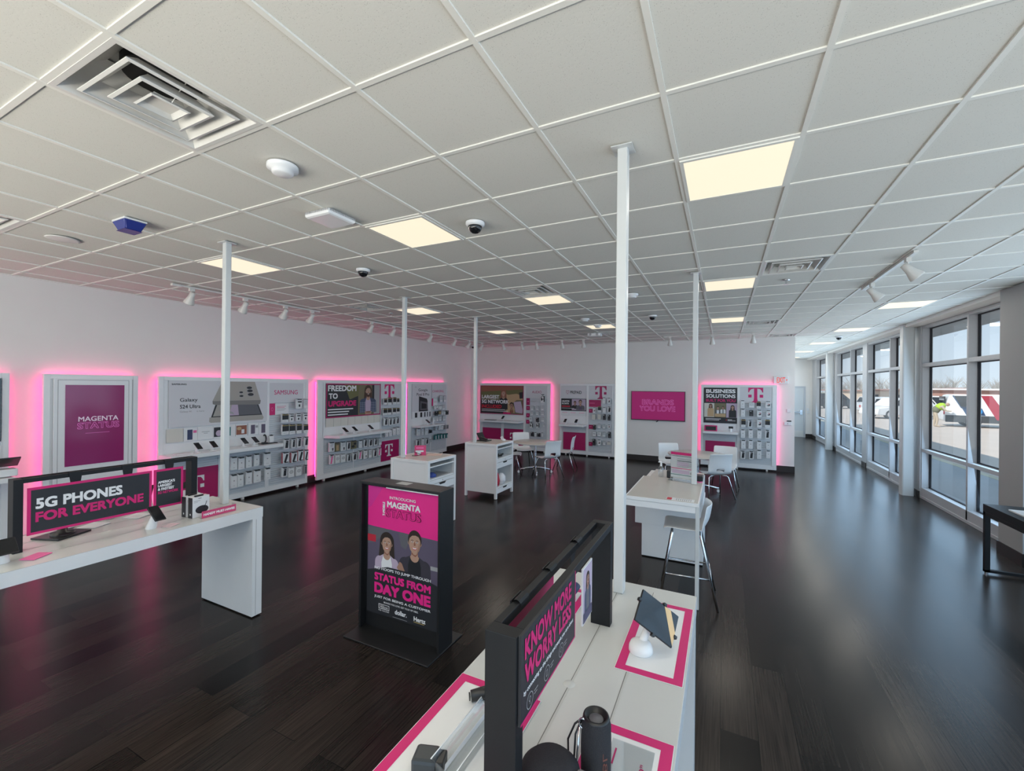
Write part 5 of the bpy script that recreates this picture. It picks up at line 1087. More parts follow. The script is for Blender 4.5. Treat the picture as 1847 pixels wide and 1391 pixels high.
def sign_left():
    t = u_frame('table_sign_frame', 'black table frame with rail on the left table, holding the 5G sign', -4.07, 1.04, 2.10)
    x = -4.07 + .033
    for y in (1.33, 1.62): clip(t, x, y)
    F = Fr((x + .027, 0, 0), (0, 1, 0), (1, 0, 0))
    def hung(nm, lab, u0, u1, lines):
        m = MB(); m.fbox(F, u0, 1.062, u1, 1.368, -.006, 0, MAG); m.border(F, u0, 1.062, u1, 1.368, .016, PNK if 0 else MAG, .0006); m.rect(F, u0 + .016, 1.078, u1 - .016, 1.352, DKG, .0006)
        for s, a, b, c, d, mt, bo in lines: m.text(F, s, a, b, c, d, mt, .0014, bo)
        return tag(m.build(nm), lab, 'sign')
    hung('hanging_sign', 'wide black sign with pink edge reading 5G PHONES FOR EVERYONE', 1.098, 1.768, [('5G PHONES', 1.135, 1.225, 1.585, 1.295, PWHITE, .035), ('FOR EVERYONE', 1.135, 1.14, 1.715, 1.205, MAG, .035)])
    clip(t, x, 1.89)
    hung('hanging_sign', 'small square black sign about the fastest network beside the wide sign', 1.782, 1.985, [("AMERICA'S", 1.808, 1.255, 1.925, 1.277, PWHITE, .045), ('LARGEST', 1.808, 1.228, 1.905, 1.249, PWHITE, .045), ('& FASTEST', 1.808, 1.200, 1.92, 1.222, PWHITE, .045), ('5G NETWORK', 1.808, 1.173, 1.95, 1.194, MAG, .03)])
sign_left()

def sign_near():
    xc = -0.502
    t = u_frame('table_sign_frame', 'black table frame with two rails on the nearest table', xc, 0.965, 2.005)
    x = xc - .033
    for y in (1.155, 1.40, 1.70): clip(t, x, y, side=-1)
    F = Fr((xc + .054, 0, 0), (0, 1, 0), (1, 0, 0))
    m = MB(); m.fbox(F, 0.975, 1.204, 1.412, 1.431, -.008, 0, DKG); m.rect(F, .975, 1.204, 1.412, 1.210, MAG, .0006); m.rect(F, 1.406, 1.21, 1.412, 1.431, MAG, .0006)
    m.text(F, 'KNOW MORE', 0.995, 1.36, 1.365, 1.415, MAG, .0012, .03); m.text(F, 'WORRY LESS', 0.995, 1.295, 1.365, 1.35, MAG, .0012, .03)
    m.text(F, 'by connecting to the things and people you care about', 0.99, 1.268, 1.385, 1.284, PWHITE, .0012, .02)
    for u in (1.03, 1.15, 1.27):
        m.ring(F, u, 1.238, .021, .0022, PGREY, .0012, 28); m.rect(F, u + .028, 1.243, u + .054, 1.2455, PGREY, .0012); m.rect(F, u + .028, 1.235, u + .048, 1.2375, PGREY, .0012)
    m.ring(F, 1.03, 1.242, .007, .0018, PGREY, .0012, 16); m.border(F, 1.144, 1.229, 1.156, 1.247, .0018, PGREY, .0012); m.ring(F, 1.27, 1.239, .010, .0018, PGREY, .0012, 4); m.rect(F, 1.0295, 1.228, 1.0315, 1.236, PGREY, .0012)
    tag(m.build('hanging_sign'), 'black sign in the nearest frame reading KNOW MORE WORRY LESS', 'sign')
    m = MB(); m.fbox(F, 1.50, 1.195, 1.62, 1.40, -.006, 0, PCARD); m.rect(F, 1.505, 1.2, 1.615, 1.395, LAV, .0006); portrait(m, F, 1.56, 1.345, .022, .001, SKIN, HAIR, PLAID, MIDG, True, False, 1.8, 1.235, k=.1); m.rect(F, 1.505, 1.2, 1.615, 1.235, NAVY, .0018)
    tag(m.build('hanging_sign'), 'narrow photo sign hung before the far upright of the nearest frame', 'sign')
    G = Fr((x - .02, 0, 0), (0, -1, 0), (-1, 0, 0))
    m = MB(); m.fbox(G, -1.46, 1.10, -1.03, 1.385, -.01, 0, MAG); m.rect(G, -1.45, 1.11, -1.04, 1.375, DKG, .001)
    tag(m.build('hanging_sign'), 'pink edged sign on the far side of the nearest frame', 'sign')
sign_near()

def kiosk():
    x0, x1, y0, y1, z1 = -2.755, -1.925, 2.69, 2.87, 1.245; RAW = mat('kiosk_black', (0.012, 0.012, 0.013), .38, noise=.05, nscale=30)
    t = thing('poster_kiosk', 'black free-standing poster kiosk showing a smiling couple', 'kiosk', (-2.34, 2.77, 0))
    m = MB(); m.box((-2.762, 2.535, 0), (-1.915, 3.0, .012), RAW); m.build('base_plate', t, bevel=.003)
    m = MB(); m.box((x0, y0, .012), (x0 + .022, y1, z1), RAW); m.box((x1 - .022, y0, .012), (x1, y1, z1), RAW); m.box((x0 + .022, y0, z1 - .022), (x1 - .022, y1, z1), RAW); m.build('frame', t, bevel=.003)
    m = MB(); m.box((x0 + .022, 2.755, .012), (x1 - .022, 2.80, .15), RAW); m.build('lower_panel', t)
    F = Fr((0, 2.735, 0), (1, 0, 0), (0, -1, 0)); a, b = x0 + .055, x1 - .03; c0, c1 = .145, 1.205; W, Hh = b - a, c1 - c0
    X = lambda f: a + f * W; Z = lambda f: c1 - f * Hh
    m = MB(); m.fbox(F, a - .01, c0 - .01, b + .01, c1 + .005, -.03, 0, RAW); m.rect(F, a, c0, b, c1, DKG, .0008)
    MAGK = mat('kiosk_magenta', lin(232, 38, 138), .5)
    m.shape(F, [(X(0), Z(0)), (X(0), Z(.315)), (X(1), Z(.335)), (X(1), Z(0))], MAGK, .0012)
    m.shape(F, [(X(0), Z(.315)), (X(0), Z(.72)), (X(1), Z(.72)), (X(1), Z(.335))], PURP, .0012); m.shape(F, [(X(.0), Z(.33)), (X(.35), Z(.32)), (X(.1), Z(.44)), (X(0), Z(.46))], MIDG, .0014); m.shape(F, [(X(.45), Z(.33)), (X(.62), Z(.33)), (X(.55), Z(.45)), (X(.48), Z(.43))], MIDG, .0014); m.rect(F, X(.0), Z(.44), X(.12), Z(.385), REDP, .0016); m.rect(F, X(.88), Z(.56), X(1), Z(.53), PGREY, .0014)
    m.shape(F, [(X(.02), Z(0)), (X(.22), Z(0)), (X(.05), Z(.16)), (X(0), Z(.18)), (X(0), Z(.03))], mat('magenta_swirl', lin(215, 45, 145), .5), .0014)
    portrait(m, F, X(.67), Z(.385), .085, .002, SKIN2, HAIR, PURP2, PBLACK, False, False, 1.9, Z(.74), k=.22); portrait(m, F, X(.285), Z(.435), .074, .0034, SKIN2, HAIR, LAV, PWHITE, True, False, 1.75, Z(.74), k=.22)
    m.shape(F, [(X(.0), Z(.67)), (X(.0), Z(1)), (X(1), Z(1)), (X(1), Z(.67)), (X(.7), Z(.615)), (X(.3), Z(.615))], DKG, .0048); d = .0052
    m.shape(F, [(X(.43), Z(.60)), (X(.47), Z(.55)), (X(.5), Z(.56)), (X(.545), Z(.62)), (X(.49), Z(.645))], SKIN, .0047)
    m.text(F, 'INTRODUCING', X(.32), Z(.082), X(.68), Z(.06), PWHITE, d, .01); m.text(F, 'MAGENTA', X(.285), Z(.148), X(.745), Z(.10), PWHITE, d, .03)
    OUT = mat('dark_magenta_outline', lin(110, 12, 60), .5); m.text(F, 'STATUS', X(.27), Z(.225), X(.755), Z(.160), OUT, d, .03); m.text(F, 'STATUS', X(.28), Z(.221), X(.745), Z(.164), MAGK, d + .0003, .0)
    V = Fr(F(X(.255), Z(.22)), (0, 0, 1), (0, -1, 0), (-1, 0, 0)); m.text(V, 'T-MOBILE', 0, 0, .115, .026, PWHITE, d, .04)
    m.text(F, 'NO HOOPS TO JUMP THROUGH', X(.11), Z(.655), X(.89), Z(.628), PWHITE, d, .02); m.text(F, 'STATUS FROM', X(.11), Z(.735), X(.89), Z(.675), MAGK, d, .04); m.text(F, 'DAY ONE', X(.11), Z(.835), X(.89), Z(.752), MAGK, d, .045)
    m.text(F, 'JUST FOR BEING A CUSTOMER', X(.11), Z(.878), X(.89), Z(.854), PWHITE, d, .02); m.text(F, 'BRANDS YOU LOVE. GET YOUR VIP VIBES.', X(.25), Z(.903), X(.73), Z(.890), PWHITE, d, .01)
    m.border(F, X(.175), Z(.953), X(.33), Z(.915), .004, PWHITE, d); m.text(F, 'Hilton', X(.195), Z(.947), X(.31), Z(.921), PWHITE, d, 0); m.text(F, 'FOR THE STAY', X(.175), Z(.970), X(.33), Z(.960), PWHITE, d, .01)
    m.text(F, 'dollar.', X(.41), Z(.962), X(.575), Z(.926), PWHITE, d, .03); m.text(F, 'Hertz', X(.67), Z(.968), X(.825), Z(.933), PWHITE, d, .03); m.rect(F, X(.67), Z(.978), X(.81), Z(.973), GOLD, d); m.rect(F, X(.38), Z(.989), X(.58), Z(.986), PGREY, d)
    m.build('poster', t, 'printed poster with two people under a magenta heading')
    MB().box((x0 + .28, 2.70, z1 - .034), (x1 - .03, 2.715, z1 - .026), PWHITE).build('edge_light', t)
    MB().box((-2.42, 2.75, z1), (-2.30, 2.83, z1 + .001), PGREY).build('sticker', t)
kiosk()

def cabinet(lab, y0):
    x0, x1, y1, H = -4.345, -3.668, y0 + .69, 1.0
    t = thing('service_cabinet', lab, 'cabinet', ((x0 + x1) / 2, y0 + .345, 0), 0, 'white service cabinets')
    MB().box((x0 + .004, y0 + .004, H - .035), (x1 - .004, y1 - .004, H - .001), BEIGE).build('top', t)
    m = MB()
    for a, b, c, d in ((x0, x0 + .03, y0, y1), (x1 - .03, x1, y0, y1), (x0 + .03, x1 - .03, y0, y0 + .03), (x0 + .03, x1 - .03, y1 - .03, y1)): m.box((a, c, H - .037), (b, d, H), WHITE)
    m.build('top_edge', t, bevel=.002)
    for x in (x0, x1 - .045):
        for y in (y0, y1 - .045): MB().box((x, y, .006), (x + .045, y + .045, H - .037), WHITE).build('leg', t, bevel=.003)
    MB().box((x0 + .045, y0 + .012, .10), (x1 - .045, y0 + .03, H - .037), WHITE).build('end_panel', t)
    MB().box((x0 + .045, y1 - .03, .10), (x1 - .045, y1 - .012, H - .037), WHITE).build('end_panel', t)
    MB().box((x0 + .01, y0 + .045, .10), (x0 + .03, y1 - .045, H - .037), WHITE).build('back_panel', t)
    ya, yb = y0 + .046, y1 - .046
    for z, th in ((.895, .016), (.716, .018), (.195, .018)): MB().box((x0 + .03, y0 + .03, z), (x1 - .012, y1 - .03, z + th), WHITE).build('shelf', t)
    NOTCH = mat('finger_notch', (.01, .01, .012), .8)
    def drawer(z0, z1, notch):
        d = MB().box((x1 - .022, ya, z0), (x1 - .002, yb, z1), WHITE).build('drawer', t, bevel=.002)
        if notch:
            yc = (ya + yb) / 2; F = Fr((x1 - .002, 0, 0), (0, 1, 0), (1, 0, 0))
            MB().shape(F, [(yc - .09, z1), (yc - .06, z1 - .028), (yc + .06, z1 - .028), (yc + .09, z1)], NOTCH, .001).build('finger_notch', d)
        else: MB().cyl((x1 - .002, (ya + yb) / 2, (z0 + z1) / 2), (x1 + .002, (ya + yb) / 2, (z0 + z1) / 2), .008, CHROME, 12).build('lock', d)
        MB().box((x0 + .04, ya + .01, z0 + .01), (x1 - .022, yb - .01, z0 + .02), WHITE).build('drawer_box', d)
    drawer(.662, .712, False); drawer(.555, .655, True); drawer(.10, .19, True)
    return x0, x1, y0, y1
cabinet('white cabinet nearer the kiosk with small pink sign on top', 4.83)
cabinet('white cabinet with desk phone on top before the round table', 6.83)

def cabinet_things():
    # desk phone, puck, pink sign, goods in the open compartments
    t = thing('desk_phone', 'black desk telephone lying on the farther cabinet', 'telephone', (-4.14, 7.2, 1.0))
    m = MB(); m.prism([(-4.25, 7.10, 1.0), (-4.03, 7.10, 1.0), (-4.03, 7.30, 1.0), (-4.25, 7.30, 1.0)], (0, 0, .02), BLKP); m.build('body', t, bevel=.006)
    m = MB(); m.obox((-4.20, 7.2, 1.06), (.012, 0, .004), (0, .10, 0), (-.05, 0, .09), BLKP); m.build('display_panel', t, bevel=.006)
    m = MB(); m.obox((-4.11, 7.13, 1.055), (.08, 0, -.02), (0, .02, 0), (.005, 0, .015), BLKP); m.build('handset', t, bevel=.01)
    m = MB()
    for i in range(4):
        for j in range(3): m.box((-4.10 + .022 * i, 7.18 + .03 * j, 1.02), (-4.085 + .022 * i, 7.20 + .03 * j, 1.026), PGREY)
    m.build('keypad', t)
    tag(MB().lathe((-3.83, 7.42, 1.0), [(.0, 0), (.035, 0), (.038, .012), (.028, .03), (0, .036)], PLASW, 18).build('puck', bevel=0), 'small white round puck on the farther cabinet edge', 'puck')
    t = thing('counter_sign', 'small pink card sign on the nearer cabinet', 'sign', (-4.13, 5.2, 1.0)); F = Fr((-4.10, 5.2, 1.0), (.8, .6, 0), (.6, -.8, 0))
    m = MB(); m.fbox(F, -.085, .0, .085, .15, -.01, 0, mat('pink_card', lin(215, 70, 120), .5)); m.rect(F, -.06, .10, .05, .125, PNK, .001); m.rect(F, -.07, .05, .05, .075, PCARD, .001); m.ell(F, -.02, .035, .028, .028, PCARD, .0016); m.build('card', t)
    m = MB(); m.tube([F(-.12, .004, .03), F(-.06, .004, .05), F(.02, .02, .03), F(-.09, .05, .01)], .004, BLKP, 6); m.build('cord', t)
    tag(MB().obox((-3.95, 5.35, 1.002), (.10, .05, 0), (-.04, .08, 0), (0, 0, .0015), mat('pink_sheet', (.68, .50, .44), .5)).build('paper_sheet'), 'pale sheet lying on the nearer cabinet top', 'paper')
    BLUE = mat('blue_cloth', lin(60, 80, 150), .8); RCL = mat('red_bag', lin(185, 35, 60), .6)
    tag(MB().lathe((-3.78, 5.05, .734), [(0, 0), (.07, .005), (.075, .03), (.04, .06), (0, .07)], BLUE, 9).build('cloth'), 'crumpled blue cloth on the open shelf of the nearer cabinet', 'cloth')
    tag(MB().box((-3.95, 5.1, .734), (-3.70, 5.42, .742), PGREY).build('clipboard'), 'flat grey board on the open shelf of the nearer cabinet', 'board')
    m = MB(); m.tube([(-3.76, 6.92, .75), (-3.72, 7.0, .80), (-3.75, 7.08, .76), (-3.70, 7.14, .79), (-3.76, 7.2, .745), (-3.8, 7.05, .745)], .014, BLKP, 8)
    tag(m.build('cable_coil'), 'tangle of black cable on the open shelf of the farther cabinet', 'cable')
    tag(MB().lathe((-3.775, 7.0, .213), [(0, 0), (.07, .01), (.08, .1), (.06, .2), (.03, .27), (0, .28)], RCL, 12).build('red_bag'), 'red bag in the lower compartment of the farther cabinet', 'bag')
    tag(MB().lathe((-3.775, 7.19, .213), [(0, 0), (.08, .01), (.10, .07), (.095, .15), (.05, .2), (0, .21)], PLASW, 14).build('white_bag'), 'white printed bag in the lower compartment of the farther cabinet', 'bag')
    tag(MB().lathe((-3.76, 5.35, .213), [(0, 0), (.1, .01), (.11, .06), (.07, .13), (0, .16)], RCL, 11).build('red_bag'), 'red bag low in the nearer cabinet behind the kiosk', 'bag')
cabinet_things()

def shell(t, w=.225, seat_d=.42, back_h=.40, seat_z=.455, hole=True, mt=None):
    """one-piece moulded seat and back, facing -y"""
    prof = [(-.235, seat_z - .028), (-.22, seat_z + .002), (-.15, seat_z + .006), (-.03, seat_z - .010), (.08, seat_z - .010), (.145, seat_z + .010), (.185, seat_z + .055), (.205, seat_z + .12), (.212, seat_z + .2), (.222, seat_z + .28), (.24, seat_z + .35), (.262, seat_z + back_h)]
    n = len(prof) - 1
    def fn(u, v):
        k = min(int(v * n + 1e-9), n - 1); f = v * n - k; (ya, za), (yb, zb) = prof[k], prof[k + 1]
        y, z = ya + (yb - ya) * f, za + (zb - za) * f; s = 2 * u - 1
        hw = w * (.93 if v < .1 else 1.0) * (1 - .10 * max(0, (v - .55)))
        lift = .018 * s * s
        return (s * hw, y - (.03 * s * s if v > .55 else 0), z + (lift if v < .5 else 0))
    m = MB(); m.grid(fn, 12, n, mt or CHAIRW, (lambda i, j: j == 6 and 4 <= i <= 7) if hole else None)
    return m.build('seat_shell', t, sub=2, solid=.012, w=False)
def make_chair(lab):
    t = thing('side_chair', lab, 'chair', (0, 0, 0), 0, 'white moulded chairs at the round tables')
    shell(t)
    for sx in (-1, 1):
        for y0, y1 in ((-.13, -.25), (.13, .27)):
            MB().tube([(sx * .08, y0, .442), (sx * .15, y0 * 1.05, .438), (sx * .185, y0 * 1.1, .41), (sx * .255, y1, .008)], .0105, CHROME, 10).build('leg', t, w=False)
    return t
def chairs():
    # position, direction faced
    spots = [((-4.62, 10.02), (.6, -.75), 'white chair behind the round table by the audio display, only its back above the tabletop'), ((-4.5, 9.12), (.9, .35), 'white chair half hidden by the farther cabinet'),
             ((-3.56, 9.08), (-.85, .53), 'white chair seen from behind at the round table by the prepaid display'), ((-3.5, 10.08), (-.98, -.15), 'white chair side-on at the right of the round table before the prepaid display'),
             ((-.14, 8.93), (-.50, .86), 'white chair with slotted back nearest, at the round table below the business display'), ((.02, 9.75), (-.1, -1), 'white chair between the round table and the business display magenta panel'),
             ((-.98, 9.72), (.45, -.9), 'white chair beneath the television at the round table')]
    first = None
    for (x, y), (dx, dy), lab in spots:
        rz = math.atan2(dx, -dy)
        if first is None: first = make_chair(lab); first.location = (x, y, 0); first.rotation_euler = (0, 0, rz)
        else: dup(first, (x, y, 0), rz, lab)
chairs()

def round_table(lab, x, y, r, rz):
    t = thing('round_table', lab, 'table', (x, y, 0), rz, 'round meeting tables')
    m = MB(); m.lathe((0, 0, .715), [(0, 0), (r - .01, 0), (r, .004), (r, .022)], WHITE, 56); m.lathe((0, 0, .737), [(r, 0), (r - .004, .003), (0, .003)], BEIGE, 56); m.build('tabletop', t, w=False)
    MB().cyl((0, 0, .12), (0, 0, .715), .034, CHROME, 20).build('column', t, w=False)
    MB().cyl((0, 0, .70), (0, 0, .714), .16, VENT, 20).build('mounting_plate', t, w=False)
    for k in range(4):
        a = k * math.pi / 2; c, s = math.cos(a), math.sin(a)
        l = MB().tube([(0, 0, .135), (c * .15, s * .15, .125), (c * .40, s * .40, .075)], [.028, .024, .018], CHROME, 10).build('foot', t, w=False)
        m = MB(); m.cyl((c * .39 - s * .012, s * .39 + c * .012, .03), (c * .39 + s * .012, s * .39 - c * .012, .03), .03, PLASW, 14); m.cyl((c * .39, s * .39, .03), (c * .39, s * .39, .08), .01, CHROME, 8); m.build('caster', l, w=False)
round_table('round beige topped table before the audio and prepaid displays', -4.02, 9.43, .53, .5)
round_table('round beige topped table below the business display', -.46, 9.35, .56, .2)

def counter():
    t = thing('tall_counter', 'tall white counter with beige top behind the nearest table', 'counter', (-.53, 4.9, 0))
    x0, x1, y0, y1, H = -.87, -.195, 4.325, 5.41, .985
    MB().box((x0 + .004, y0 + .004, H - .03), (x1 - .004, y1 - .002, H - .0005), BEIGE).build('top', t)
    m = MB(); m.box((x0, y0, H - .032), (x1, y0 + .012, H), WHITE); m.box((x0, y0 + .012, H - .032), (x0 + .012, y1, H), WHITE); m.box((x1 - .012, y0 + .012, H - .032), (x1, y1, H), WHITE); m.build('top_edge', t)
    m = MB(); m.box((x0 + .005, y0 + .004, H - .095), (x1 - .03, y0 + .04, H - .035), WHITE); m.box((x1 - .04, y0 + .04, H - .095), (x1 - .004, y1, H - .035), WHITE); m.box((x0 + .004, y0 + .04, H - .095), (x0 + .04, y1, H - .035), WHITE); m.build('apron', t, bevel=.002)
    MB().box((x1 - .03, y0 + .002, .004), (x1 + .004, y0 + .045, H - .033), STEELW).build('leg', t, bevel=.003)
    t = thing('base_cabinet', 'white stepped cabinet supporting the far end of the tall counter', 'cabinet', (-.53, 5.75, 0))
    MB().box((-.885, 5.42, .012), (-.2, 6.05, .40), WHITE).build('plinth', t, bevel=.003); MB().box((-.965, 5.415, .40), (-.2, 6.05, .72), WHITE).build('body', t, bevel=.003)
    m = MB(); m.box((-.86, 5.415, .72), (-.205, 6.0, .95), WHITE); m.box((-.79, 5.415, .95), (-.21, 5.93, .983), BEIGE); m.build('top', t)
    m = MB()
    for z in (.42, .66): m.cyl((-.97, 5.5, z), (-.965, 5.5, z), .012, VENT, 10); 
    m.cyl((-.978, 5.5, .58), (-.965, 5.5, .58), .009, BLKP, 10); m.build('lock', t)
    # acrylic sign holder with leaflets
    t = thing('acrylic_sign', 'clear acrylic sign with red headed leaflet on the tall counter', 'sign', (-.42, 5.33, .985)); F = Fr((-.42, 5.30, .985), (.80, -.60, 0), (-.6, -.8, 0))
    F = Fr((-.42, 5.32, .985), (.96, -.28, 0), (-.28, -.96, 0))
    MB().fbox(F, -.14, 0, .14, .33, -.006, 0, ACRYL).build('holder', t); MB().fbox(F, -.14, 0, .14, .005, -.05, .08, ACRYL).build('foot', t)
    m = MB(); m.fbox(F, -.135, .03, .135, .325, -.005, -.002, PCARD); m.rect(F, -.135, .295, .135, .325, MAG, .001); m.rect(F, -.13, .28, .13, .284, DKG, .001)
    for k in range(5): m.rect(F, -.06, .245 - .022 * k, .12, .251 - .022 * k, PGREY if k != 1 else DKG, .001)
    m.rect(F, -.13, .135, .13, .142, MAG, .001); m.rect(F, -.06, .17, .07, .215, LAV, .0008); m.rect(F, -.12, .08, .08, .12, LAV, .001); m.ell(F, .10, .095, .014, .014, PGREY, .0012); m.rect(F, -.135, .062, .135, .068, TEAL, .001); m.build('leaflet', t)
    t = thing('hand_sanitizer', 'clear pump bottle of hand sanitizer behind the acrylic sign', 'bottle', (-.67, 5.45, .985))
    MB().lathe((-.67, 5.45, .985), [(0, 0), (.03, 0), (.031, .09), (.022, .115), (.012, .125)], ACRYL, 18).build('bottle', t); m = MB(); m.cyl((-.67, 5.45, 1.11), (-.67, 5.45, 1.16), .012, PLASW, 12); m.box((-.70, 5.44, 1.155), (-.66, 5.46, 1.17), PLASW); m.build('pump', t)
    tag(MB().box((-.60, 5.40, .985), (-.53, 5.47, 1.075), BLKP).build('card_terminal', bevel=.01), 'small black payment terminal behind the acrylic sign', 'terminal')
    t = thing('printer', 'black scanner with pink lead at the far right counter corner', 'printer', (-.26, 5.44, .985)); MB().box((-.30, 5.36, .985), (-.205, 5.49, 1.05), BLKP).build('body', t, bevel=.008); MB().tube([(-.28, 5.36, .99), (-.25, 5.30, .99), (-.21, 5.33, .99)], .006, PNK, 8).build('lead', t)
    m = MB(); m.box((-.49, 4.36, .985), (-.24, 4.46, .9862), PCARD); m.box((-.485, 4.365, .9862), (-.44, 4.455, .9865), REDP)
    for k in range(8): m.box((-.40 + k * .018, 4.37, .9862), (-.392 + k * .018, 4.45, .9865), PGREY)
    tag(m.build('price_list'), 'flat printed card with red square at the counter front edge', 'card')
counter()

def stool():
    t = thing('bar_stool', 'tall white stool with chrome legs pushed under the counter', 'stool', (0, 0, 0))
    n = 10; prof = [(-.21, .69), (-.19, .715), (-.08, .705), (.06, .705), (.14, .72), (.185, .77), (.205, .83), (.215, .90), (.225, .955)]
    def fn(u, v):
        k = min(int(v * 8 + 1e-9), 7); f = v * 8 - k; (ya, za), (yb, zb) = prof[k], prof[k + 1]; s = 2 * u - 1
        return (s * .205 * (1 - .12 * max(0, v - .6)), ya + (yb - ya) * f - (.055 * s * s if v > .55 else 0), za + (zb - za) * f + (.012 * s * s if v < .5 else 0))
    MB().grid(fn, n, 8, CHAIRW).build('seat_shell', t, sub=2, solid=.012, w=False)
    for sx in (-1, 1):
        for y0, y1 in ((-.13, -.24), (.12, .27)): MB().tube([(sx * .06, y0, .69), (sx * .14, y0, .688), (sx * .165, y0, .665), (sx * .235, y1, .006)], .0115, CHROME, 10).build('leg', t, w=False)
    P = [(-.206, -.194, .28), (.206, -.194, .28), (.206, .213, .28), (-.206, .213, .28)]
    MB().tube(P, .008, CHROME, 8, True).build('foot_rail', t, w=False)
    t.location = (-.315, 4.57, 0); t.rotation_euler = (0, 0, math.radians(-86))
stool()

def desk():
    t = thing('black_desk', 'black desk with metal sled legs cut off by the right edge', 'desk', (3.0, 6.4, 0)); x0, x1, y0, y1 = 2.65, 3.14, 5.6, 6.74
    m = MB(); m.box((x0, y0, .70), (x1, y1, .78), BLACK); m.box((x0, y0, .66), (x0 + .02, y1, .70), BLACK); m.build('desktop', t, bevel=.003)
    for y in (y1 - .05, y0):
        m = MB(); m.box((x0, y, .02), (x0 + .045, y + .045, .70), BLACK); m.box((x1 - .045, y, .02), (x1, y + .045, .70), BLACK); m.box((x0, y, .02), (x1, y + .045, .05), BLACK); o = m.build('leg_frame', t, bevel=.002)
        m = MB()
        for x in (x0 + .02, x1 - .02): m.cyl((x, y + .02, 0), (x, y + .02, .02), .015, CHROME, 10)
        m.build('glide', o)
    t = thing('monitor', 'tall dark monitor on the black desk at the right edge', 'monitor', (3.05, 6.3, .78)); MB().box((2.94, 5.9, .86), (2.97, 6.42, 1.30), BLKP).build('panel', t, bevel=.006); MB().box((2.95, 6.1, .78), (3.05, 6.22, .9), BLKP).build('stand', t); MB().box((2.88, 6.0, .78), (3.1, 6.3, .79), BLKP).build('base', t)
    tag(MB().box((2.74, 6.0, .78), (2.88, 6.47, .796), PCARD).build('keyboard', bevel=.003), 'pale flat keyboard on the black desk', 'keyboard')
desk()

